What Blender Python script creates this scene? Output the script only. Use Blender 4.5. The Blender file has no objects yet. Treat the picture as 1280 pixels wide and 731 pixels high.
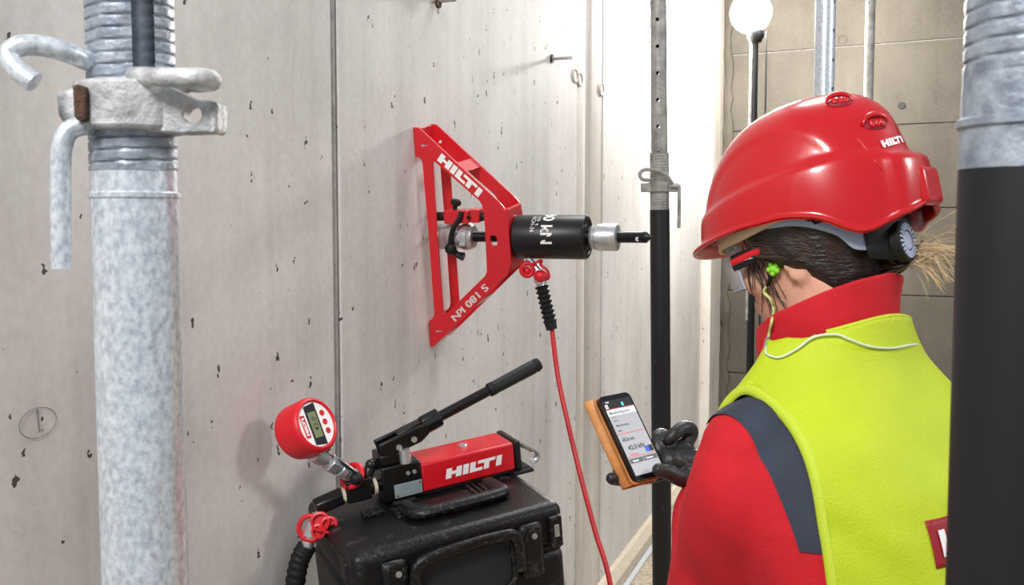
import bpy, bmesh, math, random
from mathutils import Vector as V, Matrix
random.seed(7)
# ------------------------------------------------------------------ camera, world, lights, exposure
SC = bpy.context.scene
COL = SC.collection
CAM_H, PITCH, LENS = 1.5, math.radians(3.91), 35.0
cam_d = bpy.data.cameras.new('camera'); cam_d.lens = LENS; cam_d.sensor_width = 36; cam_d.clip_start = .02
cam_d.dof.use_dof = True; cam_d.dof.focus_distance = 1.7; cam_d.dof.aperture_fstop = 20
cam = bpy.data.objects.new('camera', cam_d); COL.objects.link(cam)
cam.location = (0, 0, CAM_H); cam.rotation_euler = (math.pi/2 - PITCH, 0, 0)
SC.camera = cam
FPX = LENS/36*1280
def ray(x, y):
    F = V((0, math.cos(PITCH), -math.sin(PITCH))); U = V((0, math.sin(PITCH), math.cos(PITCH)))
    return V(((x-640)/FPX, 0, 0)) + F - U*((y-365.5)/FPX)
CAM = V((0, 0, CAM_H))
def W(x, y, Y):                       # world point at forward distance Y seen at a photo pixel
    d = ray(x, y); return CAM + d*(Y/d.y)
def RP(x, y, p0, n):                  # where a photo pixel's sight line meets a plane
    d = ray(x, y); return CAM + d*((p0-CAM).dot(n)/d.dot(n))

world = bpy.data.worlds.new('world'); SC.world = world; world.use_nodes = True
bg = world.node_tree.nodes['Background']; bg.inputs[0].default_value = (.80, .86, .95, 1); bg.inputs[1].default_value = .38
def area(name, loc, target, size, power, col=(1, 1, 1)):
    l = bpy.data.lights.new(name, 'AREA'); l.shape = 'DISK'; l.size = size; l.energy = power; l.color = col
    o = bpy.data.objects.new(name, l); COL.objects.link(o); o.location = loc
    o.rotation_euler = (V(target)-V(loc)).to_track_quat('-Z', 'Y').to_euler()
    return o
area('key_site_light', (-.9, -1.2, 3.4), (.1, 2.2, 1.2),   .8, 78, (1, .98, .96))
area('right_site_light', (3.3, .9, 2.9), (.6, 1.3, 1.4),   .7, 26, (1, .97, .95))
area('overhead_fill_light', (.9, 3.6, 4.2), (.3, 3.2, 1.0), 1.2, 48, (1, .98, .95))  # added fill from above, no lamp of the site
SC.view_settings.view_transform = 'Standard'; SC.view_settings.look = 'None'
SC.view_settings.exposure = 0.35; SC.view_settings.gamma = 1; SC.view_settings.use_curve_mapping = False

# ------------------------------------------------------------------ materials
def lin(c):
    return tuple(((v/255)/12.92 if v/255 <= .04045 else ((v/255+.055)/1.055)**2.4) for v in c)
def mat(name, rgb, rough=.5, metal=0, var=0., scale=30, bump=0., bscale=None, rgb2=None, coat=0, emit=0, stretch=(1, 1, 1), thr=(.35, .65), spec=.5):
    m = bpy.data.materials.new(name); m.use_nodes = True
    nt = m.node_tree; b = nt.nodes['Principled BSDF']; L = nt.links
    c = lin(rgb); b.inputs['Base Color'].default_value = (*c, 1)
    b.inputs['Roughness'].default_value = rough; b.inputs['Metallic'].default_value = metal
    b.inputs['Coat Weight'].default_value = coat; b.inputs['Coat Roughness'].default_value = .08
    b.inputs['Specular IOR Level'].default_value = spec
    if emit:
        b.inputs['Emission Color'].default_value = (*c, 1); b.inputs['Emission Strength'].default_value = emit
    if var or rgb2 or bump:
        tc = nt.nodes.new('ShaderNodeTexCoord'); mp = nt.nodes.new('ShaderNodeMapping'); mp.inputs['Scale'].default_value = stretch
        L.new(tc.outputs['Object'], mp.inputs['Vector'])
    if var or rgb2:
        n = nt.nodes.new('ShaderNodeTexNoise'); n.inputs['Scale'].default_value = scale; n.inputs['Detail'].default_value = 7; n.inputs['Roughness'].default_value = .6
        L.new(mp.outputs[0], n.inputs['Vector'])
        r = nt.nodes.new('ShaderNodeValToRGB'); r.color_ramp.elements[0].position = thr[0]; r.color_ramp.elements[1].position = thr[1]
        lo = lin(rgb2) if rgb2 else tuple(v*(1-var) for v in c); hi = c if rgb2 else tuple(min(1, v*(1+var)) for v in c)
        r.color_ramp.elements[0].color = (*lo, 1); r.color_ramp.elements[1].color = (*hi, 1)
        L.new(n.outputs['Fac'], r.inputs[0]); L.new(r.outputs[0], b.inputs['Base Color'])
    if bump:
        n2 = nt.nodes.new('ShaderNodeTexNoise'); n2.inputs['Scale'].default_value = bscale or scale*4; n2.inputs['Detail'].default_value = 5
        L.new(mp.outputs[0], n2.inputs['Vector'])
        bp = nt.nodes.new('ShaderNodeBump'); bp.inputs['Strength'].default_value = bump; bp.inputs['Distance'].default_value = .004
        L.new(n2.outputs['Fac'], bp.inputs['Height']); L.new(bp.outputs[0], b.inputs['Normal'])
    return m
def concrete(name, hi, lo, streak=.5, pores=1., pscale=16):
    m = bpy.data.materials.new(name); m.use_nodes = True
    nt = m.node_tree; b = nt.nodes['Principled BSDF']; L = nt.links; N = nt.nodes.new
    b.inputs['Roughness'].default_value = .72; b.inputs['Specular IOR Level'].default_value = .3
    tc = N('ShaderNodeTexCoord')
    def noise(sc, st, det=8, ro=.6):
        mp = N('ShaderNodeMapping'); mp.inputs['Scale'].default_value = st; L.new(tc.outputs['Object'], mp.inputs[0])
        n = N('ShaderNodeTexNoise'); n.inputs['Scale'].default_value = sc; n.inputs['Detail'].default_value = det; n.inputs['Roughness'].default_value = ro
        L.new(mp.outputs[0], n.inputs[0]); return n.outputs['Fac']
    big = noise(1.7, (1, 1, 1)); st = noise(14, (1, 1, .06)); fine = noise(70, (1, 1, 1), 4)
    def mth(op, a, bb, clamp=False):
        k = N('ShaderNodeMath'); k.operation = op; k.use_clamp = clamp
        for i, q in enumerate((a, bb)):
            if isinstance(q, (int, float)): k.inputs[i].default_value = q
            else: L.new(q, k.inputs[i])
        return k.outputs[0]
    s = mth('ADD', mth('MULTIPLY', big, .9), mth('ADD', mth('MULTIPLY', st, streak), mth('MULTIPLY', fine, .35)))
    s = mth('DIVIDE', s, 1.25+streak)
    r = N('ShaderNodeValToRGB'); r.color_ramp.elements[0].position = .34; r.color_ramp.elements[1].position = .62
    r.color_ramp.elements[0].color = (*lin(lo), 1); r.color_ramp.elements[1].color = (*lin(hi), 1); L.new(s, r.inputs[0])
    # air pores: tiny dark pits of uneven size, gathered in patches
    def pits(sc, th, patch):
        v = N('ShaderNodeTexVoronoi'); v.inputs['Scale'].default_value = sc; v.inputs['Randomness'].default_value = 1
        mp = N('ShaderNodeMapping'); mp.inputs['Scale'].default_value = (1, 1, .62); L.new(tc.outputs['Object'], mp.inputs[0]); wn = N('ShaderNodeVectorMath'); wn.operation = 'MULTIPLY_ADD'; nz = N('ShaderNodeTexNoise'); nz.inputs['Scale'].default_value = 90; L.new(tc.outputs['Object'], nz.inputs[0]); L.new(nz.outputs['Color'], wn.inputs[0]); wn.inputs[1].default_value = (.022, .022, .03); L.new(mp.outputs[0], wn.inputs[2]); L.new(wn.outputs[0], v.inputs['Vector'])
        sep = N('ShaderNodeSeparateColor'); L.new(v.outputs['Color'], sep.inputs[0])
        rad = mth('MULTIPLY', mth('POWER', sep.outputs[0], 5.), th)
        rad = mth('MULTIPLY', rad, mth('GREATER_THAN', mth('ADD', sep.outputs[1], mth('MULTIPLY', big, .8)), patch))
        return mth('LESS_THAN', v.outputs['Distance'], rad)
    pit = mth('MAXIMUM', pits(pscale, .105, .64), pits(pscale*3.2, .28, .70))
    pit = mth('MULTIPLY', pit, pores)
    mx = N('ShaderNodeMix'); mx.data_type = 'RGBA'; mx.inputs['B'].default_value = (*lin((74, 70, 66)), 1)
    L.new(pit, mx.inputs['Factor']); L.new(r.outputs[0], mx.inputs['A']); L.new(mx.outputs['Result'], b.inputs['Base Color'])
    bp = N('ShaderNodeBump'); bp.inputs['Strength'].default_value = .35; bp.inputs['Distance'].default_value = .004
    L.new(mth('SUBTRACT', mth('MULTIPLY', s, .8), pit), bp.inputs['Height']); L.new(bp.outputs[0], b.inputs['Normal'])
    return m
M = {}
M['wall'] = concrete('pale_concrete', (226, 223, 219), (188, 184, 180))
M['wall2'] = concrete('joint_concrete', (222, 216, 208), (168, 158, 148), .9, .6)
M['groove'] = mat('joint_mortar', (160, 157, 152), .9, var=.2, scale=40)
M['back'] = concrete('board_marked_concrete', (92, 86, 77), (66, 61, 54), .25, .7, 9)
M['kick'] = concrete('kicker_concrete', (205, 194, 176), (158, 146, 128), .2, .5)
M['floor'] = mat('dusty_floor', (158, 146, 128), .9, var=.4, scale=60, bump=.6, bscale=180)
M['galv'] = mat('galvanised_steel', (232, 238, 244), .32, .5, rgb2=(172, 182, 192), scale=230, bump=.12, bscale=200, stretch=(1, 1, .7), thr=(.3, .62))
M['galvw'] = mat('worn_galvanised_casting', (212, 214, 214), .6, .25, rgb2=(146, 148, 150), scale=45, bump=.6, bscale=120)
M['thread'] = mat('galvanised_thread', (176, 184, 194), .45, .4, rgb2=(122, 131, 143), scale=60, bump=.25, bscale=200)
M['dullgalv'] = mat('dull_galvanised', (178, 177, 171), .55, .3, rgb2=(132, 132, 128), scale=30)
M['rust'] = mat('rust', (104, 74, 54), .9, 0, rgb2=(64, 50, 44), scale=160, bump=.6)
M['dark'] = mat('dark_shade_grey', (38, 40, 44), .8)  # plain dark grey; stands in for shade in the grip recess
M['darktube'] = mat('dark_inner_tube', (108, 115, 126), .5, .4, var=.3, scale=40)
M['blackprop'] = mat('black_painted_steel', (13, 13, 15), .5, 0, rgb2=(60, 60, 62), scale=26, thr=(.28, .36), stretch=(1, 1, .5))
M['black'] = mat('black_oxide_steel', (16, 17, 18), .34, .2, var=.35, scale=60, bump=.12)
M['satin'] = mat('satin_black_paint', (20, 21, 23), .38, 0, spec=.45)
M['rubber'] = mat('black_rubber', (18, 19, 20), .6, spec=.4)
M['case'] = mat('black_scuffed_plastic', (14, 14, 16), .4, 0, spec=.4, rgb2=(58, 58, 60), scale=34, thr=(.30, .42), bump=.25, bscale=220)
M['red'] = mat('red_powder_coat', (206, 20, 34), .38, 0, coat=.35, bump=.05, bscale=300)
M['redplastic'] = mat('red_soft_plastic', (212, 20, 36), .42)
M['redhose'] = mat('red_hose', (196, 26, 36), .4)
M['white'] = mat('white_print', (244, 242, 240), .5)
M['chrome'] = mat('bright_steel', (216, 218, 222), .24, .75, var=.1, scale=60)
M['zinc'] = mat('zinc_steel', (206, 208, 210), .3, .7, var=.12, scale=70)
M['plate'] = mat('grey_rating_plate', (150, 162, 166), .45, .3, var=.08, scale=40)
M['brass'] = mat('brass', (190, 150, 80), .35, .8)
M['beige'] = mat('beige_seal', (196, 184, 160), .6)
M['lcd'] = mat('lcd_glass', (126, 134, 92), .25)
M['ink'] = mat('dark_print', (34, 34, 36), .6)
M['redink'] = mat('red_print', (206, 24, 36), .5)
M['wood'] = mat('rough_timber', (170, 136, 94), .8, var=.3, scale=12, stretch=(1, 1, 6))
M['pencil'] = mat('pencil_line', (110, 108, 106), .8)

nt = M['case'].node_tree; b = nt.nodes['Principled BSDF']; N_ = nt.nodes.new; L_n = nt.links.new      # rubbed edges of the case
bv = N_('ShaderNodeBevel'); bv.inputs['Radius'].default_value = .03; bv.samples = 4
ge = N_('ShaderNodeNewGeometry'); dt = N_('ShaderNodeVectorMath'); dt.operation = 'DOT_PRODUCT'; L_n(bv.outputs[0], dt.inputs[0]); L_n(ge.outputs['Normal'], dt.inputs[1])
rr = N_('ShaderNodeMapRange'); rr.inputs['From Min'].default_value = .97; rr.inputs['From Max'].default_value = .86; L_n(dt.outputs['Value'], rr.inputs[0])
tc = N_('ShaderNodeTexCoord'); nz = N_('ShaderNodeTexNoise'); nz.inputs['Scale'].default_value = 130; nz.inputs['Detail'].default_value = 8; nz.inputs['Roughness'].default_value = .75; L_n(tc.outputs['Object'], nz.inputs[0])
r2 = N_('ShaderNodeMapRange'); r2.inputs['From Min'].default_value = .53; r2.inputs['From Max'].default_value = .72; L_n(nz.outputs['Fac'], r2.inputs[0])
ml = N_('ShaderNodeMath'); ml.operation = 'MULTIPLY'; L_n(rr.outputs[0], ml.inputs[0]); L_n(r2.outputs[0], ml.inputs[1])
mx = N_('ShaderNodeMix'); mx.data_type = 'RGBA'; mx.inputs['B'].default_value = (*lin((128, 128, 130)), 1); L_n(ml.outputs[0], mx.inputs['Factor'])
L_n(b.inputs['Base Color'].links[0].from_socket, mx.inputs['A']); L_n(mx.outputs['Result'], b.inputs['Base Color'])

# ------------------------------------------------------------------ mesh helpers
class MB:
    def __init__(s): s.b = bmesh.new()
    def quadbox(s, P):                 # eight corners, bottom ring then top ring
        v = [s.b.verts.new(p) for p in P]
        for f in ((3, 2, 1, 0), (4, 5, 6, 7), (0, 1, 5, 4), (1, 2, 6, 5), (2, 3, 7, 6), (3, 0, 4, 7)): s.b.faces.new([v[i] for i in f])
        return s
    def box(s, o, ax, r):              # r = (e0,e1,s0,s1,u0,u1) in the frame ax at o
        e, f, u = ax; a, b2, c, d, g, h = r
        P = [o+e*x+f*y+u*z for z in (g, h) for x, y in ((a, c), (b2, c), (b2, d), (a, d))]
        return s.quadbox(P)
    def tube(s, pts, r, n=12, closed=False, cap=True, up=None):
        pts = [V(p) for p in pts]; m = len(pts)
        rr = r if isinstance(r, (list, tuple)) else [r]*m
        rings = []; nrm = None
        for i, p in enumerate(pts):
            t = (pts[(i+1) % m]-pts[i-1]) if closed else (pts[min(i+1, m-1)]-pts[max(i-1, 0)])
            t.normalize()
            if nrm is None:
                nrm = t.orthogonal().normalized() if up is None else (V(up)-t*V(up).dot(t)).normalized()
            else:
                nrm = (nrm-t*nrm.dot(t)).normalized()
            bn = t.cross(nrm)
            q = rr[i]; ra, rb = q if isinstance(q, (list, tuple)) else (q, q)
            rings.append([s.b.verts.new(p+nrm*ra*math.cos(2*math.pi*k/n)+bn*rb*math.sin(2*math.pi*k/n)) for k in range(n)])
        for i in range(m if closed else m-1):
            A, B = rings[i], rings[(i+1) % m]
            for k in range(n): s.b.faces.new((A[k], A[(k+1) % n], B[(k+1) % n], B[k]))
        if cap and not closed:
            s.b.faces.new(rings[0][::-1]); s.b.faces.new(rings[-1])
        return s
    def cyl(s, p0, p1, r, r1=None, n=24): return s.tube([p0, p1], [r, r if r1 is None else r1], n)
    def lathe(s, p0, d, prof, n=32):   # prof = [(distance along d, radius)]
        d = V(d).normalized(); return s.tube2([V(p0)+d*t for t, _ in prof], [q for _, q in prof], d, n)
    def tube2(s, pts, rr, d, n):
        a = d.orthogonal().normalized(); c = d.cross(a); rings = []
        for p, q in zip(pts, rr):
            rings.append([s.b.verts.new(p+(a*math.cos(2*math.pi*k/n)+c*math.sin(2*math.pi*k/n))*max(q, 1e-5)) for k in range(n)])
        for A, B in zip(rings, rings[1:]):
            for k in range(n): s.b.faces.new((A[k], A[(k+1) % n], B[(k+1) % n], B[k]))
        s.b.faces.new(rings[0][::-1]); s.b.faces.new(rings[-1]); return s
    def plate(s, loops, thick):        # outer loop + hole loops (3D, coplanar) pushed by the vector thick
        bb = bmesh.new(); ed = []
        for lp in loops:
            vs = [bb.verts.new(p) for p in lp]
            ed += [bb.edges.new((vs[i], vs[(i+1) % len(vs)])) for i in range(len(vs))]
        bmesh.ops.triangle_fill(bb, use_beauty=True, use_dissolve=False, edges=ed)
        if V(thick).length > 0:
            g = bmesh.ops.extrude_face_region(bb, geom=bb.faces[:])
            bmesh.ops.translate(bb, vec=thick, verts=[x for x in g['geom'] if isinstance(x, bmesh.types.BMVert)])
            bmesh.ops.recalc_face_normals(bb, faces=bb.faces[:])
        me = bpy.data.meshes.new('t'); bb.to_mesh(me); bb.free(); s.b.from_mesh(me); bpy.data.meshes.remove(me); return s
    def sphere(s, c, r, ax=None, nu=20, nv=12):
        rr = (r, r, r) if isinstance(r, (int, float)) else r
        ax = ax or (V((1, 0, 0)), V((0, 1, 0)), V((0, 0, 1)))
        rows = []
        for j in range(nv+1):
            t = math.pi*j/nv; row = []
            for i in range(nu):
                a = 2*math.pi*i/nu
                row.append(s.b.verts.new(V(c)+ax[0]*rr[0]*math.sin(t)*math.cos(a)+ax[1]*rr[1]*math.sin(t)*math.sin(a)+ax[2]*rr[2]*math.cos(t)) if 0 < j < nv or i == 0 else row[0])
            rows.append(row)
        for j in range(nv):
            for i in range(nu):
                q = []
                for w in (rows[j][i], rows[j+1][i], rows[j+1][(i+1) % nu], rows[j][(i+1) % nu]):
                    if w not in q: q.append(w)
                if len(q) > 2: s.b.faces.new(q)
        return s
    def grid(s, P, wrap=False, skip=None):    # P[row][col]
        vs = [[s.b.verts.new(p) for p in row] for row in P]
        n = len(vs[0])
        for i in range(len(vs)-1):
            for k in range(n if wrap else n-1):
                if skip and skip(i, k): continue
                s.b.faces.new((vs[i][k], vs[i][(k+1) % n], vs[i+1][(k+1) % n], vs[i+1][k]))
        return vs
    def build(s, name, m, parent=None, smooth=40, bevel=0, seg=2, solid=0, sub=0, recalc=True):
        if recalc: bmesh.ops.recalc_face_normals(s.b, faces=s.b.faces[:])
        me = bpy.data.meshes.new(name); s.b.to_mesh(me); s.b.free()
        return link(name, me, m, parent, smooth, bevel, seg, solid, sub)
def link(name, me, m, parent=None, smooth=40, bevel=0, seg=2, solid=0, sub=0):
    me.materials.clear(); me.materials.append(m)
    if parent is not None:
        org = ORG[parent.name]
    else:
        xs = [v.co for v in me.vertices]
        lo = V([min(p[i] for p in xs) for i in range(3)]); hi = V([max(p[i] for p in xs) for i in range(3)])
        org = V(((lo.x+hi.x)/2, (lo.y+hi.y)/2, lo.z))
    me.transform(Matrix.Translation(-org))
    if smooth:
        for p in me.polygons: p.use_smooth = True
        me.set_sharp_from_angle(angle=math.radians(smooth))
    o = bpy.data.objects.new(name, me); COL.objects.link(o)
    if parent is not None: o.parent = parent
    else: o.location = org
    ORG[o.name] = org
    if bevel:
        b = o.modifiers.new('bevel', 'BEVEL'); b.width = bevel; b.segments = seg; b.limit_method = 'ANGLE'; b.angle_limit = math.radians(35); b.harden_normals = False
    if solid:
        b = o.modifiers.new('solid', 'SOLIDIFY'); b.thickness = solid; b.offset = 1
    if sub:
        b = o.modifiers.new('sub', 'SUBSURF'); b.levels = sub; b.render_levels = sub
    return o
ORG = {}
def tag(o, label=None, cat=None, group=None, kind=None):
    for k, v in (('label', label), ('category', cat), ('group', group), ('kind', kind)):
        if v: o[k] = v
    return o
def thing(name, loc, label=None, cat=None, group=None, kind=None):
    o = bpy.data.objects.new(name, None); COL.objects.link(o); o.location = loc; o.empty_display_size = .05
    ORG[o.name] = V(loc); return tag(o, label, cat, group, kind)
def catmull(pts, k=8):
    pts = [V(p) for p in pts]; out = []
    for i in range(len(pts)-1):
        a, b, c, d = pts[max(i-1, 0)], pts[i], pts[i+1], pts[min(i+2, len(pts)-1)]
        for j in range(k):
            t = j/k
            out.append(.5*((2*b)+(c-a)*t+(2*a-5*b+4*c-d)*t*t+(3*b-a-3*c+d)*t**3))
    return out+[pts[-1]]
def lerp(a, b, t): return a+(b-a)*t
def interp(x, keys):                   # smooth piecewise interpolation through (x, value) keys
    if x <= keys[0][0]: return keys[0][1]
    if x >= keys[-1][0]: return keys[-1][1]
    for i in range(len(keys)-1):
        x0, y0 = keys[i]; x1, y1 = keys[i+1]
        if x <= x1:
            def sl(j):
                if j <= 0 or j >= len(keys)-1: return 0 if len(keys) < 2 else (keys[min(j+1, len(keys)-1)][1]-keys[max(j-1, 0)][1])/(keys[min(j+1, len(keys)-1)][0]-keys[max(j-1, 0)][0])
                a = (keys[j][1]-keys[j-1][1])/(keys[j][0]-keys[j-1][0]); b = (keys[j+1][1]-keys[j][1])/(keys[j+1][0]-keys[j][0])
                return 0 if a*b <= 0 else 2*a*b/(a+b)
            h = x1-x0; t = (x-x0)/h; m0, m1 = sl(i)*h, sl(i+1)*h
            return (2*t**3-3*t*t+1)*y0+(t**3-2*t*t+t)*m0+(-2*t**3+3*t*t)*y1+(t**3-t*t)*m1
LOGO = [[(0, 0), (.4, 0), (.4, .34), (.72, .34), (.72, 0), (1.12, 0), (1.12, 1), (.72, 1), (.72, .66), (.4, .66), (.4, 1), (0, 1)],
        [(1.22, 0), (1.62, 0), (1.62, 1), (1.22, 1)],
        [(1.72, 0), (2.66, 0), (2.66, .32), (2.12, .32), (2.12, 1), (1.72, 1)],
        [(2.28, .68), (2.76, .68), (2.76, 0), (3.14, 0), (3.14, .68), (3.56, .68), (3.56, 1), (2.28, 1)],
        [(3.66, 0), (4.06, 0), (4.06, 1), (3.66, 1)]]
def logo(o, ex, ey, fn=None):          # word mark in flat letters: origin, width vector (4.06 units), height vector
    mb = MB()
    for lp in LOGO:
        pts = []
        for i, (x, y) in enumerate(lp):
            x2, y2 = lp[(i+1) % len(lp)]
            for k in range(3 if fn else 1): pts.append((lerp(x, x2, k/(3 if fn else 1)), lerp(y, y2, k/(3 if fn else 1))))
        if fn: mb.plate([[V((x, y, 0)) for x, y in pts]], V((0, 0, 0)))
        else: mb.plate([[o+ex*(x/4.06)+ey*y for x, y in lp]], V((0, 0, 0)))
    if fn:
        bmesh.ops.subdivide_edges(mb.b, edges=mb.b.edges[:], cuts=1)
        for v in mb.b.verts: v.co = fn(v.co.x/4.06, v.co.y)
    return mb
def text_mesh(s, size=1, bold=0., align='LEFT'):
    c = bpy.data.curves.new('txt', 'FONT'); c.body = s; c.size = size; c.offset = bold; c.align_x = align; c.resolution_u = 3
    o = bpy.data.objects.new('txt', c); COL.objects.link(o)
    dg = bpy.context.evaluated_depsgraph_get(); me = bpy.data.meshes.new_from_object(o.evaluated_get(dg))
    bpy.data.objects.remove(o); bpy.data.curves.remove(c); return me
def text(s, o, ex, ey, name, m, parent, bold=.01, align='LEFT', fit=None, fn=None, size=1, dbl=0):
    me = text_mesh(s, 1, bold, align)
    xs = [v.co.x for v in me.vertices]; w = max(xs)-min(xs); x0 = min(xs)
    for v in me.vertices:
        x, y = v.co.x, v.co.y
        if fit: x = (x-x0)/w; y = y/.73
        v.co = fn(x, y) if fn else o+ex*x+ey*y
    if dbl:                             # heavier strokes: the same letters again, a hair to either side
        b = bmesh.new()
        for k in (-1, 0, 1):
            m2 = me.copy(); m2.transform(Matrix.Translation(ex.normalized()*(k*dbl))); b.from_mesh(m2); bpy.data.meshes.remove(m2)
        b.to_mesh(me); b.free()
    return link(name, me, m, parent, smooth=0)
# ------------------------------------------------------------------ the setting
Z = V((0, 0, 1))
P0 = RP(814.6, 642, V((0, 0, .08)), Z); P0.z = 0
WA = math.radians(19.9)
WD = V((math.sin(WA), math.cos(WA), 0)); WN = V((math.cos(WA), -math.sin(WA), 0))
def wp(t, z, n=0): return P0+WD*t+Z*z+WN*n
WH = 3.4
wall = MB().box(P0, (WD, WN, Z), (-5.6, 2.5, -.22, -.03, 0, WH)).build('wall_left', M['groove'], smooth=0); tag(wall, kind='structure')
for a, b in ((-5.6, -3.045), (-3.018, -1.338), (-.986, 1.41)):
    MB().box(P0, (WD, WN, Z), (a, b, -.05, 0, 0, WH)).build('panel', M['wall'], wall, smooth=0, bevel=.004)
# mortar bead standing in the first joint
mb = MB(); mb.grid([[wp(t, z, n) for t, n in ((-3.047, -.03), (-3.042, -.006), (-3.03, -.002), (-3.02, -.006), (-3.016, -.03))] for z in (0, WH)])
mb.build('joint_strip', M['groove'], wall)
# narrow cast strip with a hollow flute
prof = [(-1.328, -.04), (-1.328, -.003), (-1.25, -.003), (-1.215, -.008), (-1.185, -.018), (-1.155, -.008), (-1.12, -.003), (-.998, -.002), (-.998, -.04)]
mb = MB(); mb.grid([[wp(t, z, n) for t, n in prof] for z in (0, WH)]); mb.build('panel', M['wall2'], wall)
# pier at the corner
MB().box(P0, (WD, WN, Z), (1.41, 2.6, -.05, .06, 0, WH)).build('panel', M['wall2'], wall, smooth=0, bevel=.006)
for px, py in ((718.4, 94.4), (724.5, 99), (751.7, 111.6)):
    p = RP(px, py, P0, WN); mb = MB()
    mb.tube([p+(WD*math.cos(a)*.036+Z*math.sin(a)*.024)*.9 for a in [2*math.pi*i/20 for i in range(20)]], .0045, 8, closed=True)
    mb.lathe(p-WN*.002, WN, [(0, .0), (0, .02), (.004, .018), (.004, 0)], 16)
    mb.build('tie_hole_ring', M['wall2'], wall)
mk = MB(); c = RP(47, 528, P0, WN)+WN*.001
mk.tube([c+WD*(.030*math.cos(a))+Z*(.019*math.sin(a)) for a in [2*math.pi*i/40 for i in range(40)]], .0004, 5, closed=True)
mk.tube([RP(x, y, P0, WN)+WN*.001 for x, y in ((46, 511), (47, 525), (49, 540))], .0008, 5)
mk.build('pencil_mark', M['pencil'], wall)

QC = RP(902, 300, P0+WN*.06, WN); QC.z = 0
BA = math.radians(63.4); BD = V((math.sin(BA), -math.cos(BA), 0)); BN = V((-math.cos(BA), -math.sin(BA), 0))
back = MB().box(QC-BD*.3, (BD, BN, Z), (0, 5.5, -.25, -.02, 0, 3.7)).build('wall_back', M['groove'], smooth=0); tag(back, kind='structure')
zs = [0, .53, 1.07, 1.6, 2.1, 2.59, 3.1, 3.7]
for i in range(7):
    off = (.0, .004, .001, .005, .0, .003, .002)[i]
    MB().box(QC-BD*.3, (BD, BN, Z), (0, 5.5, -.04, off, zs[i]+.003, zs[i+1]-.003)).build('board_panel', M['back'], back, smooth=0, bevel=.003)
# ragged mortar seam in the corner, dark spot and tie ring on the back wall
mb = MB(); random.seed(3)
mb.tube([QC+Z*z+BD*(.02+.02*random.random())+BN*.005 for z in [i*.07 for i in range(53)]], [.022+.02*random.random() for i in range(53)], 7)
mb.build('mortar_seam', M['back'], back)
BP = QC
p = RP(1127, 132, BP, BN); MB().lathe(p-BN*.01, BN, [(0, 0), (0, .022), (.017, .022), (.017, 0)], 18).build('dark_spot', M['dark'], back)
p = RP(1053, 50, BP, BN)+BN*.004; MB().tube([p+BD*.026*math.cos(a)+Z*.026*math.sin(a) for a in [i*.3142 for i in range(20)]], .005, 7, closed=True).build('tie_hole_ring', M['back'], back)

fl = MB().box(V((0, 0, 0)), (V((1, 0, 0)), V((0, 1, 0)), Z), (-3.2, 7.2, -2.2, 9.0, -.12, 0)).build('floor', M['floor'], smooth=0); tag(fl, kind='structure')
mb = MB(); kp = [(0, 0), (0, .082), (.02, .08), (.046, .05), (.052, 0)]
mb.plate([[wp(-4.9, z, n) for n, z in kp]], WD*6.25); k = mb.build('trim_1', M['kick'], smooth=0); tag(k, kind='structure')
mb = MB(); mb.box(P0, (WD, WN, Z), (-4.9, 1.35, .053, .075, 0, .012)); tag(mb.build('trim_2', M['galv'], smooth=0), kind='structure')

# ------------------------------------------------------------------ steel props
def circ(n=24): return [2*math.pi*i/n for i in range(n)]
def cut(mesh_obj_mb, cutter_mb):       # boolean difference, returns MB
    def ob(mb):
        bmesh.ops.recalc_face_normals(mb.b, faces=mb.b.faces[:])
        me = bpy.data.meshes.new('tmp'); mb.b.to_mesh(me); mb.b.free(); o = bpy.data.objects.new('tmp', me); COL.objects.link(o); return o
    a, b = ob(mesh_obj_mb), ob(cutter_mb)
    md = a.modifiers.new('b', 'BOOLEAN'); md.operation = 'DIFFERENCE'; md.object = b; md.solver = 'EXACT'
    dg = bpy.context.evaluated_depsgraph_get(); dg.update()
    me = bpy.data.meshes.new_from_object(a.evaluated_get(dg)); out = MB(); out.b.from_mesh(me)
    for o in (a, b): bpy.data.objects.remove(o)
    bpy.data.meshes.remove(me); return out
class Axis:                             # prop axis through two photo sightings at a known forward distance
    def __init__(s, a, b, Y):
        s.A = W(*a, Y); s.B = W(*b, Y); s.Y = Y; s.d = (s.B-s.A).normalized()
        if s.d.z < 0: s.d = -s.d
        f = V((0, -1, 0)); s.f = (f-s.d*f.dot(s.d)).normalized(); s.r = s.f.cross(s.d)*-1
        if s.r.x < 0: s.r = -s.r
    def z(s, z): return s.A+s.d*((z-s.A.z)/s.d.z)
    def py(s, y): return s.z(W(640, y, s.Y).z)
    def ring(s, p, r, a): return p+s.f*(r*math.cos(a))+s.r*(r*math.sin(a))
def hollow(ax, z0, z1, ro, ri, n=48):
    return MB().grid_closed(ax, z0, z1, ro, ri, n)
def _gc(s, ax, z0, z1, ro, ri, n):
    rows = [[ax.ring(ax.z(z), r, a) for a in circ(n)] for z, r in ((z0, ri), (z0, ro), (z1, ro), (z1, ri), (z0, ri))]
    vs = [[s.b.verts.new(p) for p in row] for row in rows[:4]]
    for i in range(4):
        for k in range(n): s.b.faces.new((vs[i][k], vs[i][(k+1) % n], vs[(i+1) % 4][(k+1) % n], vs[(i+1) % 4][k]))
    return s
MB.grid_closed = _gc
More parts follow.
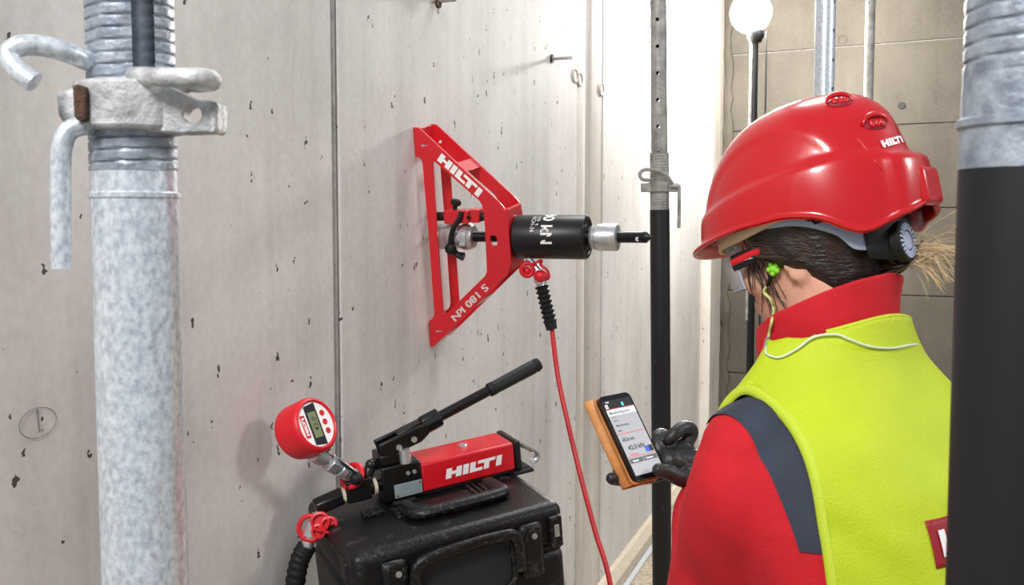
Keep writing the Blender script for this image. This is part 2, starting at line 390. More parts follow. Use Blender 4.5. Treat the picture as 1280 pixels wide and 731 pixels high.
def thread(ax, z0, z1, r, pitch, depth, slot=None, n=48, per=8):
    mb = MB(); rows = []; m = max(2, int((z1-z0)/pitch*per))
    for i in range(m+1):
        z = lerp(z0, z1, i/m); row = []
        for a in circ(n):
            ph = (z/pitch-a/(2*math.pi)) % 1
            h = min(1, max(0, 2.4*math.sin(math.pi*ph)))**.8
            row.append(ax.ring(ax.z(z), r-depth+depth*h, a))
        rows.append(row)
    def skip(i, k):
        if not slot: return False
        a = (k+.5)*2*math.pi/n; z = lerp(z0, z1, (i+.5)/m)
        return slot[0] < a < slot[1] and z > slot[2]
    mb.grid(rows, wrap=True, skip=skip); return mb

# --- near left prop
ax = Axis((182.5, 731), (163, 50), .72); R0 = .0303
t = thing('steel_prop', ax.z(0), 'thick galvanised adjustable steel prop standing nearest on the left, with collar nut and hooked pin', 'prop')
zt = ax.py(212).z
mb = MB(); mb.lathe(ax.z(.008), ax.d, [(0, 0), (0, R0), ((ax.py(249).z-.008)/ax.d.z, R0), ((ax.py(247).z-.008)/ax.d.z, R0+.0013), ((ax.py(242).z-.008)/ax.d.z, R0+.0013), ((ax.py(240).z-.008)/ax.d.z, R0-.0004), ((zt-.008)/ax.d.z, R0-.0008), ((zt-.008)/ax.d.z, .02)], 64)
mb.build('outer_tube', M['galv'], t)
MB().box(ax.z(0), (V((1, 0, 0)), V((0, 1, 0)), Z), (-.06, .06, -.06, .06, 0, .008)).build('base_plate', M['galv'], t, smooth=0, bevel=.002)
thread(ax, ax.py(214).z, ax.py(-60).z, R0-.0002, .0083, .0021, (math.radians(26), math.radians(50), ax.py(94).z)).build('threaded_sleeve', M['thread'], t, solid=0)
thread(ax, ax.py(230).z, 3.3, .0245, .0083, .0012, n=32, per=5).build('inner_tube', M['darktube'], t)
MB().box(ax.z(3.3), (V((1, 0, 0)), V((0, 1, 0)), Z), (-.06, .06, -.06, .06, 0, .008)).build('head_plate', M['galv'], t, smooth=0)
# collar nut
yp = lambda x, y, Y: W(x, y, Y)
h0, h1 = ax.py(166).z, ax.py(106).z
mb = MB(); mb.grid_closed(ax, h0, h1, .0395, R0-.003, 48)
col_ = mb.build('collar_nut', M['galvw'], t, bevel=.003)
fy = V((0, 1, 0)); q = V((0, .695, 0))
ear = [[RP(x, y, q, fy) for x, y in ((183, 105), (212, 108), (232, 117), (246, 124), (262, 125), (271, 128), (272, 133), (270, 160), (266, 166), (228, 167), (183, 164))],
       [RP(240+11.5*math.cos(a), 143+11*math.sin(a), q, fy) for a in circ(20)]]
MB().plate(ear, V((0, .017, 0))).build('collar_ear', M['galvw'], col_, bevel=.002, smooth=30)
MB().plate([[RP(x, y, q-fy*.004, fy) for x, y in ((261, 126), (271, 127.5), (272, 133), (270, 162), (266, 166), (261, 165))]], V((0, .026, 0))).build('ear_flange', M['galvw'], col_, bevel=.002)
q2 = V((0, .69, 0))
MB().plate([[RP(x, y, q2, fy) for x, y in ((69, 113), (92, 109), (125, 106), (160, 106), (160, 164), (128, 163), (108, 158), (76, 151), (71, 146))]], V((0, .03, 0))).build('collar_ear', M['galvw'], col_, bevel=.004, seg=3)
mb = MB(); mb.plate([[RP(x, y, q2-fy*.012, fy) for x, y in ((90, 107), (97, 105), (106, 108), (107, 150), (99, 152), (92, 146))]], V((0, .02, 0)))
mb.build('rusty_lug', M['rust'], col_, bevel=.003)
MB().lathe(RP(113, 130, q2-fy*.0006, fy), fy, [(0, 0), (0, .006), (.001, .006), (.001, 0)], 16).build('lug_hole', M['rust'], col_)
pts = catmull([yp(150, 92, .73), yp(112, 77, .70), yp(80, 64, .685), (yp(50, 57, .678)), yp(24, 58, .672), yp(12, 69, .67), yp(20, 85, .668), yp(36, 98, .667), yp(43, 103, .667)])
MB().tube(pts, .0071, 14).build('hook_pin', M['galv'], t)
pts = catmull([yp(160, 95, .70), yp(192, 96, .684), yp(225, 97, .676), yp(252, 97, .678), yp(264, 100, .69), yp(262, 103, .71), yp(240, 104, .728), yp(200, 101, .735), yp(170, 99, .73)])
MB().tube(pts, .0066, 14).build('pin_loop', M['galvw'], t)
pts = catmull([yp(122, 157, .705), yp(103, 157, .692), yp(86, 164, .688), yp(78, 182, .686), yp(76, 210, .686), yp(76, 270, .686), yp(77, 336, .686)])
MB().tube(pts, .0068, 16).build('nut_handle', M['galv'], t)

# --- blurred prop at the right edge
ax = Axis((1262, 731), (1287, 0), .5)
t = thing('steel_prop', ax.z(0), 'black painted steel prop with grey threaded top at the right edge, nearest of all', 'prop')
MB().lathe(ax.z(.008), ax.d, [(0, 0), (0, R0), ((ax.py(212).z-.008)/ax.d.z, R0), ((ax.py(212).z-.008)/ax.d.z, 0)], 64).build('outer_tube', M['blackprop'], t)
MB().box(ax.z(0), (V((1, 0, 0)), V((0, 1, 0)), Z), (-.06, .06, -.06, .06, 0, .008)).build('base_plate', M['blackprop'], t, smooth=0)
a0, a1 = ax.py(211), ax.py(93)
L_ = (a1-a0).length
MB().lathe(a0, ax.d, [(0, .02), (0, R0), (L_*.42, R0), (L_*.45, R0+.0016), (L_*.52, R0+.0016), (L_*.55, R0-.0004), (L_, R0-.001), (L_, .02)], 64).build('thread_guard', M['thread'], t)
thread(ax, ax.py(98).z, ax.py(-80).z, R0-.001, .0082, .0016).build('threaded_sleeve', M['thread'], t)
hollow(ax, ax.py(0).z, 3.3, .024, .02, 40).build('inner_tube', M['thread'], t)

# --- prop against the long wall
ax = Axis((827.5, 731), (823, 0), 2.98)
t = thing('steel_prop', ax.z(0), 'black steel prop with perforated grey inner tube standing by the pale wall behind the phone', 'prop')
mb = hollow(ax, ax.py(215).z, 3.3, .0243, .02, 40); cc = MB()
z0 = ax.py(26).z; dz = ax.py(26).z-ax.py(59.4).z
for i in range(-4, 6):
    p = ax.z(z0-dz*i); hd = (ax.f-ax.r*.30).normalized(); cc.cyl(p+hd*.05, p-hd*.05, .0056, n=14)
cut(mb, cc).build('inner_tube', M['dullgalv'], t)
zb = ax.py(262).z
MB().lathe(ax.z(.008), ax.d, [(0, 0), (0, .0292), (zb-.008, .0292), (zb-.008, .024)], 40).build('outer_tube', M['blackprop'], t)
MB().box(ax.z(0), (V((1, 0, 0)), V((0, 1, 0)), Z), (-.06, .06, -.06, .06, 0, .008)).build('base_plate', M['blackprop'], t, smooth=0)
thread(ax, ax.py(264).z, ax.py(191).z, .0285, .0085, .0016, n=32, per=6).build('threaded_sleeve', M['dullgalv'], t)
Y = 2.98
MB().grid_closed(ax, ax.py(240).z, ax.py(228).z, .037, .027, 32).build('collar_nut', M['dullgalv'], t, bevel=.002)
for x0, x1 in ((801, 814), (836, 849)):
    MB().quadbox([W(x, y, yy) for y in (240, 229) for x, yy in ((x0, Y-.03), (x1, Y-.03), (x1, Y+.0), (x0, Y+.0))]).build('collar_ear', M['dullgalv'], t, smooth=0, bevel=.003)
MB().tube(catmull([W(840, 229, Y-.03), W(833, 219, Y-.045), W(820, 213, Y-.05), W(806, 212, Y-.05), W(800, 217, Y-.05), W(803, 224, Y-.045), W(813, 225, Y-.03)]), .0055, 10).build('hook_pin', M['dullgalv'], t)
MB().tube(catmull([W(838, 233, Y-.035), W(847, 233, Y-.04), W(849, 238, Y-.04), W(848.5, 285, Y-.04)]), .0052, 10).build('nut_handle', M['dullgalv'], t)

# --- prop behind the helmet
ax = Axis((1028, 200), (1028, 0), 2.6)
ax.d = Z; ax.f = V((0, -1, 0)); ax.r = V((1, 0, 0))
t = thing('steel_prop', ax.z(0), 'grey perforated steel prop rising behind the top of the red helmet', 'prop')
mb = hollow(ax, 1.72, 3.3, .0255, .0215, 40); cc = MB()
for i in range(-5, 6):
    p = ax.z(W(1028, 4+36.2*i, 2.6).z); hd = (ax.f+ax.r*.95).normalized(); cc.cyl(p, p+hd*.05, .0058, n=14)
cut(mb, cc).build('inner_tube', M['galv'], t)
MB().lathe(ax.z(.008), Z, [(0, 0), (0, .030), (1.74, .030), (1.74, .02)], 40).build('outer_tube', M['blackprop'], t)
MB().box(ax.z(0), (V((1, 0, 0)), V((0, 1, 0)), Z), (-.06, .06, -.06, .06, 0, .008)).build('base_plate', M['blackprop'], t, smooth=0)

# --- thin pole against the back wall
p = W(1087, 60, 4.7); p.z = 0
t = thing('scaffold_pole', p, 'thin grey steel pole in front of the board-marked back wall, behind the helmet', 'pole')
MB().cyl(p+Z*.006, p+Z*3.3, .0212, n=28).build('tube', M['dullgalv'], t)
MB().box(p, (V((1, 0, 0)), V((0, 1, 0)), Z), (-.06, .06, -.06, .06, 0, .006)).build('base_plate', M['dullgalv'], t, smooth=0)

# ------------------------------------------------------------------ site lamp in the corner
lp = W(943, 120, 5.2); g = V((lp.x, lp.y, 0))
t = thing('work_light', g, 'bright white globe work light on a tall thin stand in the far corner', 'lamp')
LZ = W(940, 16, 5.2).z
MB().cyl(g+Z*.25, g+Z*1.55, .020, n=20).build('lower_pole', M['black'], t)
MB().cyl(g+Z*1.45, g+Z*(LZ-.1), .016, n=20).build('upper_pole', M['black'], t)
MB().cyl(g+Z*1.0+V((-.022, -.006, 0)), g+Z*(LZ-.12)+V((-.022, -.006, 0)), .008, n=14).build('side_rail', M['dullgalv'], t)
MB().lathe(g+Z*1.4, Z, [(0, .0), (0, .03), (.07, .03), (.07, 0)], 20).build('clamp_collar', M['black'], t)
MB().tube(catmull([g+V((.05, -.02, LZ-.1)), g+V((.052, -.02, 2.1)), g+V((.045, -.02, 1.9)), g+V((.05, -.02, 1.7)), g+V((.045, -.02, .3)), g+V((.12, -.05, .01))]), .005, 8).build('cable', M['rubber'], t)
for k in range(3):
    a = k*2.094+.4; MB().cyl(g+Z*.62+V((math.cos(a), math.sin(a), 0))*.02, g+V((math.cos(a), math.sin(a), 0))*.37+Z*.012, .011, n=12).build('leg', M['black'], t)
MB().lathe(g+Z*(LZ-.15), Z, [(0, 0), (0, .03), (.03, .045), (.06, .045), (.06, 0)], 24).build('lamp_socket', M['black'], t)
LAMP = mat('lit_globe', (255, 252, 246), .4, emit=560)
MB().sphere(g+Z*LZ+V((-.025, 0, 0)), .105).build('globe', LAMP, t)

# ------------------------------------------------------------------ wall anchors
p = RP(689, 73.5, P0, WN)
t = thing('anchor_bolt', p, 'small steel anchor bolt sticking out of the pale wall, upper right of the red bracket', 'bolt')
MB().cyl(p-WN*.01, p+WN*.066, .0052, n=14).build('shank', M['dullgalv'], t)
MB().cyl(p+WN*.055, p+WN*.074, .0062, n=14).build('bright_tip', M['chrome'], t)
MB().cyl(p, p+WN*.006, .014, n=20).build('washer', M['dark'], t)
p = RP(541, 1, P0, WN)
t = thing('wall_hook', p, 'rusty anchor with a hanging pin in the wall at the top edge of the picture', 'hook')
MB().cyl(p-WN*.01, p+WN*.06, .006, n=14).build('shank', M['dullgalv'], t)
MB().tube([p+WN*.014+WD*.012*math.cos(a)+Z*(-.004+.012*math.sin(a)) for a in circ(14)], .004, 8, closed=True).build('rusty_ring', M['rust'], t)
MB().cyl(p+WN*.014-Z*.012, p+WN*.014-Z*.03, .003, n=10).build('hanging_pin', M['dullgalv'], t)
# ------------------------------------------------------------------ red pull-out test bridge on the wall
A = RP(516, 159, P0, WN); B = RP(537.4, 433.6, P0, WN)
DV = (A-B).normalized(); DU = (WN.cross(DV)).normalized()
if DU.dot(WD) < 0: DU = -DU
BASE = V((B.x, B.y, B.z))
bro = thing('test_bridge', BASE, 'red triangular steel pull-test bridge fixed to the pale wall, carrying the black cylinder', 'test bridge')
def fp(x, y): return RP(x, y, A, DU)
outer = [(516, 159), (523.5, 159.5), (606, 236.2), (622, 250.8), (628.5, 257.5), (632, 264), (634.3, 273), (636.6, 300), (638.4, 322), (638.2, 331), (636, 339), (632, 345), (542.6, 432.6), (537.4, 433.6), (536.4, 400.8), (540, 398.5), (542, 395), (542.6, 390), (535.4, 290), (531.8, 251), (528.2, 206), (527, 201), (525, 197.8), (522.3, 196.4), (518.2, 196)]
inner = [(540.6, 203.5), (541.4, 202), (543.2, 202), (599, 251), (602.2, 256), (604, 263.7), (606, 285), (608.3, 335), (608.2, 340), (606, 345), (559, 391), (556.5, 392.3), (554.6, 391.8), (553.6, 389), (545.6, 280.7), (543.5, 251)]
slot = [(612.2, 296), (613.5, 294.3), (618, 294.3), (620.5, 296), (621.8, 304), (620.5, 307), (616, 307), (613.5, 304.5)]
def hole(c, r, n=12): return [fp(c[0]+r*math.cos(a), c[1]+r*math.sin(a)) for a in circ(n)]
loops = [[fp(*q) for q in outer], [fp(*q) for q in inner], [fp(*q) for q in slot], hole((528.5, 182), 2.2), hole((547, 414), 2.2)]
# keep the feet on the wall: nothing may dip behind it
for lp in loops:
    for v in lp:
        dn = (v-P0).dot(WN)
        if dn < .0005: v += WN*(.0005-dn)
GAP = .098
MB().plate(loops, DU*.006).build('side_plate', M['red'], bro, smooth=30, bevel=.0008)
MB().plate([[v+DU*GAP for v in lp] for lp in loops], DU*.006).build('side_plate', M['red'], bro, smooth=30, bevel=.0008)
def between(pa, pb, th, name, u0=.006, u1=GAP, m='red', bev=.0008):
    # strip of plate spanning both side plates, following the pixel edge pa-pb of the front plate
    a, b = fp(*pa), fp(*pb); e = (b-a).normalized(); nn = e.cross(DU).normalized()
    if nn.dot(WN) > 0: nn = -nn
    return MB().quadbox([a+DU*u0, b+DU*u0, b+DU*u0+nn*th, a+DU*u0+nn*th, a+DU*u1, b+DU*u1, b+DU*u1+nn*th, a+DU*u1+nn*th]).build(name, M[m], bro, smooth=0, bevel=bev)
between((569, 203.5), (581, 214.5), .005, 'cross_strap'); between((601, 376), (592.5, 384.5), .005, 'cross_strap')
between((554, 421.2), (545, 430), .005, 'cross_strap'); 
ap = fp(636.6, 300); apn = (ap-P0).dot(WN)
# apex plate that carries the cylinder (normal to the wall normal)
a = fp(632, 262); b = fp(637, 339); a += WN*(apn-.001-(a-P0).dot(WN)); b += WN*(apn-.001-(b-P0).dot(WN))
MB().quadbox([p+DU*u+WN*n for p, u, n in ((a, .006, -.012), (b, .006, -.012), (b, GAP, -.012), (a, GAP, -.012), (a, .006, 0), (b, .006, 0), (b, GAP, 0), (a, GAP, 0))]).build('apex_plate', M['red'], bro, smooth=0, bevel=.001)
for ya, yb in (((518, 161), (520, 194)), ((537, 402), (538.5, 430))):
    a, b = fp(*ya), fp(*yb)
    for v in (a, b): v += WN*(.001-(v-P0).dot(WN))
    MB().quadbox([p+DU*u+WN*n for p, u, n in ((a, .006, 0), (b, .006, 0), (b, GAP, 0), (a, GAP, 0), (a, .006, .005), (b, .006, .005), (b, GAP, .005), (a, GAP, .005))]).build('foot_plate', M['red'], bro, smooth=0, bevel=.0008)
def p3(a, b, c, off=-.0004):           # logo frame from three photo corners on the front plate
    o, x, y = (fp(*q)+DU*off for q in (a, b, c)); return o, x-o, y-o
logo(*p3((546.3, 200.1), (597.7, 246.6), (552.2, 191.3))).build('word_mark', M['white'], bro, smooth=0)
o, ex, ey = p3((605.5, 354.2), (563.7, 395.6), (611.8, 361.0)); text('S 180 kN', o, ex, ey, 'load_marking', M['white'], bro, bold=.012, fit=True, dbl=.0006)
# screws in the feet
for c in ((528.5, 182), (547, 414)):
    p = fp(*c)+DU*.002; MB().cyl(p-WN*.004, p+WN*.012, .0022, n=10).build('foot_screw', M['chrome'], bro)

# ------------------------------------------------------------------ hollow-ram cylinder and rod on the bridge axis
CA = fp(637.5, 301)+DU*(GAP/2+.003); CA = CA+WN*(apn-(CA-P0).dot(WN))       # axis at the apex face
N0 = apn; CW = CA-WN*N0                                                     # axis foot on the wall
def cx(n): return CA+WN*n
cyl = thing('hydraulic_cylinder', CA, 'black hollow hydraulic cylinder with white 0 kN marking on the red bridge', 'cylinder')
RC = .0505; LC = .168
MB().lathe(cx(.0012), WN, [(0, .02), (0, RC-.003), (.003, RC), (LC-.004, RC), (LC, RC-.003), (LC, RC-.010), (LC-.003, RC-.011), (LC-.003, RC-.020), (LC, RC-.021), (LC, .0215), (LC-.01, .0215), (LC-.01, .02)], 64).build('cylinder_body', M['satin'], cyl)
MB().lathe(cx(LC-.008), WN, [(0, .012), (0, .0205), (.02, .0205), (.02, .012)], 40).build('piston_neck', M['black'], cyl)
# chrome nut and pull rod are a thing of their own
x0 = LC+.008
rod = thing('pull_rod', CW+WN*.01, 'black threaded pull rod with steel nut through the cylinder and chrome coupler at the wall', 'rod')
MB().lathe(cx(x0+.002), WN, [(0, .0135), (0, .026), (.004, .028), (.010, .028), (.011, .0255), (.015, .0255), (.016, .031), (.058, .031), (.061, .029), (.061, .0135)], 48).build('clamp_nut', M['zinc'], rod)
prof = [(0, 0), (0, .0128)]
Lr = N0+x0+.122-.055
for i in range(int((Lr)/.004)): prof += [(i*.004+.001, .0128), (i*.004+.003, .0120)]
prof += [(Lr, .0128), (Lr+.006, .0128), (Lr+.017, .002), (Lr+.017, 0)]
MB().lathe(CW+WN*.055, WN, prof, 24).build('threaded_rod', M['black'], rod)
p = cx(x0+.106); MB().cyl(p-V((0, 1, .3)).normalized()*.0131, p-V((0, 1, .3)).normalized()*.0115, .0048, n=14).build('cross_hole', M['white'], rod)
MB().lathe(CW+WN*.012, WN, [(0, .008), (.0, .020), (.012, .030), (.055, .031), (.058, .0285), (.074, .0285), (.075, .032), (.090, .032), (.092, .029), (.1, .026), (.1, .0135)], 40).build('coupler', M['zinc'], rod)
MB().cyl(CW+WN*.001, CW+WN*.03, .008, n=16).build('anchor_stub', M['chrome'], rod)
for k, a in enumerate((.6, 2.7)):
    q = CW+WN*.096+DV*(.033*math.cos(a+1.6))+DU*(.033*math.sin(a+1.6)); MB().lathe(q-WN*.008, WN, [(0, 0), (0, .006), (.014, .006), (.014, 0)], 12).build('coupler_pin', M['zinc'], rod)
# displacement gauge clamp: red block on a thin black rod, with rubber strap
cl = thing('gauge_clamp', CW+WN*.02+DV*.05, 'small red clamp block with black thumb screw strapped beside the chrome coupler', 'clamp')
ca = CW+DV*.050-DU*.012
MB().lathe(ca+WN*.012, WN, [(0, .004), (.012, .004), (.013, .0105), (.05, .0105), (.05, .009), (.05, .0105), (.16, .0105), (.16, 0)], 20).build('guide_rod', M['rubber'], cl)
MB().cyl(ca+WN*.0005, ca+WN*.02, .003, n=10).build('probe_tip', M['brass'], cl)
fr = (WN, DU, DV)
MB().box(ca, fr, (.050, .112, -.018, .018, -.014, .016)).build('clamp_block', M['red'], cl, smooth=0, bevel=.002)
MB().box(ca, fr, (.116, .138, -.016, .016, -.013, .018)).build('clamp_jaw', M['red'], cl, smooth=0, bevel=.002)
MB().box(ca, fr, (.108, .12, -.014, .014, -.012, .006)).build('clamp_bridge', M['red'], cl, smooth=0)
MB().lathe(ca+WN*.072+DV*.015, DV+WN*.25, [(0, 0), (0, .0055), (.012, .0055), (.012, .010), (.014, .0125), (.022, .0125), (.025, .009), (.025, 0)], 18).build('thumb_screw', M['rubber'], cl)
MB().lathe(ca+WN*.114-DU*.018, -DU, [(0, 0), (0, .005), (.003, .005), (.003, 0)], 12).build('clamp_screw', M['black'], cl)
st = [ca+WN*.098-DU*.021+DV*.014, ca+WN*.092-DU*.026-DV*.004, ca+WN*.080-DU*.030-DV*.022, ca+WN*.071-DU*.030-DV*.045, ca+WN*.070-DU*.026-DV*.066, ca+WN*.078-DU*.018-DV*.086, ca+WN*.09-DU*.004-DV*.092]
MB().tube(catmull(st), [(.007, .005)]*49, 12).build('strap', M['rubber'], cl)
MB().sphere(st[4]-DV*.006+WN*-.004, (.014, .012, .014), (WN, DU, DV)).build('strap_knob', M['rubber'], cl)
MB().cyl(st[5]-DU*.006, st[5]-DU*.006+WN*.018-DV*.01, .006, n=12).build('strap_tail', M['rubber'], cl)
# markings round the cylinder body
up = V((0, 0, 1)); up = (up-WN*up.dot(WN)).normalized(); sd = WN.cross(up)
cam_side = (CAM-CA); cam_side = (cam_side-WN*cam_side.dot(WN)).normalized()
cam_dn = WN.cross(cam_side);  cam_dn = cam_dn if cam_dn.z < 0 else -cam_dn
def wrap(n0, sx, sy, a0):              # text running down round the barrel; letter tops towards the rod
    def fn(x, y):
        a = a0+x*sx/RC
        return cx(n0+y*sy)+(cam_side*math.cos(a)+cam_dn*math.sin(a))*(RC+.0004)
    return fn
text('180 kN', None, None, None, 'load_marking', M['white'], cyl, bold=.024, fit=True, fn=wrap(.074, .105, .027, -1.76))
text('RCH-36', None, None, None, 'small_marking', M['white'], cyl, bold=.0, fit=True, fn=wrap(.048, .045, .010, -1.1))
text('10 t', None, None, None, 'small_marking', M['white'], cyl, bold=.0, fit=True, fn=wrap(.060, .03, .008, -1.1))

# ------------------------------------------------------------------ case and pump frame
def frame(y, pi, ro):
    y, pi, ro = map(math.radians, (y, pi, ro))
    e = V((math.cos(y)*math.cos(pi), math.sin(y)*math.cos(pi), math.sin(pi))); s0 = V((-math.sin(y), math.cos(y), 0)); u0 = e.cross(s0)
    s = s0*math.cos(ro)+u0*math.sin(ro); return e, s, e.cross(s)
E_, S_, U_ = (v*.93 for v in frame(25, 7, 4))
K = W(704, 627, 1.72)                   # front right top corner of the case
KF = (E_, S_, U_)
def kp(e, s, u): return K+E_*e+S_*s+U_*u
cs = thing('tool_case', kp(-.2, .17, -.26), 'scuffed black hard plastic tool case under the red hand pump', 'case')
def fc(x, y, off=0):                    # photo pixel on the case front
    return RP(x, y, K-S_*off, S_)
b = MB().box(K, KF, (-.415, 0, 0, .325, -.085, 0)).build('lid', M['case'], cs, smooth=30, bevel=.018, seg=4)
MB().box(K, KF, (-.412, -.003, .003, .322, -.26, -.091)).build('body', M['case'], cs, smooth=30, bevel=.014, seg=3)
MB().box(K, KF, (-.407, -.008, .008, .317, -.093, -.083)).build('seam', M['rubber'], cs, smooth=0)
# lid ribs on the front edge, side ribs and latch
MB().box(K, KF, (-.036, -.010, -.010, .01, -.082, -.020)).build('latch', M['case'], cs, smooth=0, bevel=.003)
MB().box(K, KF, (-.028, -.018, -.0125, -.008, -.060, -.036)).build('latch_pin', M['dullgalv'], cs, smooth=0, bevel=.001)
MB().box(K, KF, (-.418, -.404, .04, .30, -.070, -.02)).build('side_rib', M['case'], cs, smooth=0, bevel=.004)
# front grip: two hinge cheeks and an arched bar
for e0, e1 in ((-.366, -.318), (-.100, -.052)):
    ck = MB().box(K, KF, (e0, e1, -.014, .006, -.130, -.022)).build('handle_cheek', M['case'], cs, smooth=30, bevel=.012, seg=3)
    m = kp((e0+e1)/2+.004, -.0145, -.045); MB().lathe(m, -S_, [(0, 0), (0, .0055), (.002, .005), (.002, 0)], 14).build('rivet', M['dullgalv'], ck)
hp = [kp(-.312, -.02, -.10), kp(-.311, -.022, -.055), kp(-.30, -.024, -.032), kp(-.26, -.025, -.024), kp(-.21, -.025, -.021), kp(-.16, -.025, -.021), kp(-.12, -.024, -.026), kp(-.108, -.022, -.05), kp(-.107, -.02, -.10)]
MB().tube(catmull(hp, 6), [(.008, .010)]*49, 12, up=S_).build('front_handle', M['case'], cs)
MB().box(K, KF, (-.300, -.118, -.002, .004, -.13, -.045)).build('recess_shade', M['dark'], cs, smooth=0, bevel=.001)  # flat dark panel; the hollow's shade is put into its colour
MB().tube(catmull([kp(-.306, -.004, -.052), kp(-.297, -.004, -.13), kp(-.21, -.004, -.142), kp(-.122, -.004, -.13), kp(-.113, -.004, -.052)], 6), .006, 10).build('recess_rim', M['case'], cs)
# folded top grip and pads, all on the lid
MB().tube(catmull([kp(-.262, .150, .006), kp(-.262, .104, .010), kp(-.252, .086, .012), kp(-.20, .080, .013), kp(-.14, .080, .013), kp(-.092, .086, .012), kp(-.082, .104, .010), kp(-.082, .165, .006)], 6), [(.011, .015)]*43, 12, up=U_).build('top_handle', M['case'], cs)
for k in range(4): MB().box(K, KF, (-.128+k*.012, -.122+k*.012, .108, .175, .0, .009)).build('handle_rib', M['case'], cs, smooth=0, bevel=.001)
MB().box(K, KF, (-.29, -.10, .112, .165, .0, .004)).build('handle_bed', M['case'], cs, smooth=0, bevel=.002)
MB().box(K, KF, (-.345, -.305, .150, .175, .0, .010)).build('pad', M['case'], cs, smooth=0, bevel=.003)
# rough timber trestle carrying the case (below the picture)
tr = thing('timber_trestle', V((kp(-.2, .17, -.26).x, kp(-.2, .17, -.26).y, 0)), 'rough timber trestle under the black tool case', 'trestle')
for k in range(3): MB().box(K, KF, (-.42, .06, -.06+k*.115, .05+k*.115, -.291, -.2605)).build('board', M['wood'], tr, smooth=0, bevel=.002)
for e in (-.36, 0.0):
    for s in (-.01, .23):
        p = kp(e, s, -.2915); MB().quadbox([V((p.x+dx, p.y+dy, z)) for z in (0, p.z-.012) for dx, dy in ((-.03, -.03), (.03, -.03), (.03, .03), (-.03, .03))]).build('leg', M['wood'], tr, smooth=0)

# ------------------------------------------------------------------ hand pump on the case
O = RP(489, 632, K, U_)                 # pump frame: front face s=0, case lid u=0
def pp(e, s, u): return O+E_*e+S_*s+U_*u
def pe(x, y, s=0):                      # photo pixel on the pump plane s
    return RP(x, y, O+S_*s, S_)
pm = thing('hand_pump', pp(.1, .04, 0), 'red and black hydraulic hand pump with raised lever lying on the black case', 'pump')
PF = (E_, S_, U_)
def pbox(name, m, r, par=None, bev=.002, **k): return MB().box(O, PF, r).build(name, M[m], par or pm, smooth=30, bevel=bev, **k)
tank = pbox('oil_tank', 'red', (.068, .270, 0, .086, .010, .068), bev=.004, seg=3)
pbox('end_cap', 'satin', (.270, .285, -.002, .088, .008, .0705), bev=.004)
for s0, s1 in ((.004, .022), (.064, .082)): pbox('base_rail', 'rubber', (.0, .300, s0, s1, .004, .0098), bev=.001)
for e in (.262, .004): pbox('rubber_foot', 'rubber', (e, e+.045, -.010, .096, .0004, .0078), bev=.002)
a_, b_, c_ = (pe(*q)-S_*.0004 for q in ((557, 599), (626.3, 580.3), (558.3, 586.2)))
logo(a_, b_-a_, c_-a_).build('word_mark', M['white'], tank, smooth=0)
q = pp(.177, .045, .068); MB().lathe(q, U_, [(0, 0), (0, .0085), (.004, .0085), (.005, .007), (.006, .007), (.006, .003), (.003, .003), (.003, 0)], 20).build('filler_screw', M['chrome'], tank)
head = pbox('pump_head', 'black', (-.012, .0675, -.002, .074, .008, .078), bev=.003)
pbox('head_top', 'black', (-.010, .052, .006, .062, .078, .100), bev=.003)
pl = pbox('rating_plate', 'plate', (.009, .066, -.0035, -.0018, .013, .040), bev=.0005)
for e, u in ((.014, .018), (.061, .036)): MB().lathe(pp(e, -.0034, u), -S_, [(0, 0), (0, .0022), (.0015, .0015), (.0015, 0)], 10).build('rivet', M['brass'], pl)
for e in (.040, .053): MB().lathe(pp(e, -.0022, .058), -S_, [(0, 0), (0, .004), (.002, .0035), (.002, 0)], 14).build('head_screw', M['chrome'], head)
MB().cyl(pp(.040, .006, .0775), pp(.040, .006, .106), .0105, n=20).build('pump_piston', M['chrome'], pm)
# lever: fork, rod, grip in one tilted plane
ls = .026
l0, l1 = pe(476, 560, ls), pe(672, 455.5, ls); LD = (l1-l0).normalized(); LU = S_.cross(LD); LU = LU if LU.dot(U_) > 0 else -LU
lev = (l1-l0).length
LF = (LD, S_, LU)
def lbox(name, r, bev=.002, par=None): return MB().box(l0, LF, r).build(name, M['black'], par or pm, smooth=30, bevel=bev)
for s0, s1 in ((-.020, -.010), (.012, .022)): 
    MB().plate([[l0+LD*e+LU*u+S_*s0 for e, u in ((-.004, -.008), (.004, -.018), (.070, -.021), (.088, -.014), (.092, .010), (.03, .012), (-.004, .014))]], S_*(s1-s0)).build('lever_fork', M['black'], pm, smooth=30, bevel=.002)
lbox('fork_bridge', (.036, .094, -.011, .013, -.014, .0135))
MB().tube([l0+LD*.085, l0+LD*.122], .0185, 8).build('lever_socket', M['black'], pm, bevel=.002)
for e in (.027, .058): MB().lathe(l0+LD*e-LU*.008-S_*.020, -S_, [(0, 0), (0, .0055), (.003, .0055), (.003, 0)], 14).build('pivot_pin', M['chrome'], pm)
MB().cyl(l0+LD*.118, l0+LD*(lev*.72), .0098, n=24).build('lever_rod', M['black'], pm)
MB().lathe(l0+LD*(lev*.675), LD, [(0, .009), (0, .0125), (.003, .0132), (.012, .0132), (.013, .0127), (lev*.325-.012, .0134), (lev*.325-.011, .0128), (lev*.325-.007, .0128), (lev*.325-.004, .0136), (lev*.325+.004, .0115), (lev*.325+.007, 0)], 28).build('lever_grip', M['rubber'], pm)
# release valve lever left of the head
MB().tube(catmull([pp(-.010, .03, .078), pp(-.022, .025, .082), pp(-.030, .02, .074), pp(-.036, .018, .064)], 5), [.010]*16, 12).build('release_lever', M['satin'], pm)
MB().sphere(pp(-.026, .02, .084), .010).build('release_knob', M['satin'], pm)
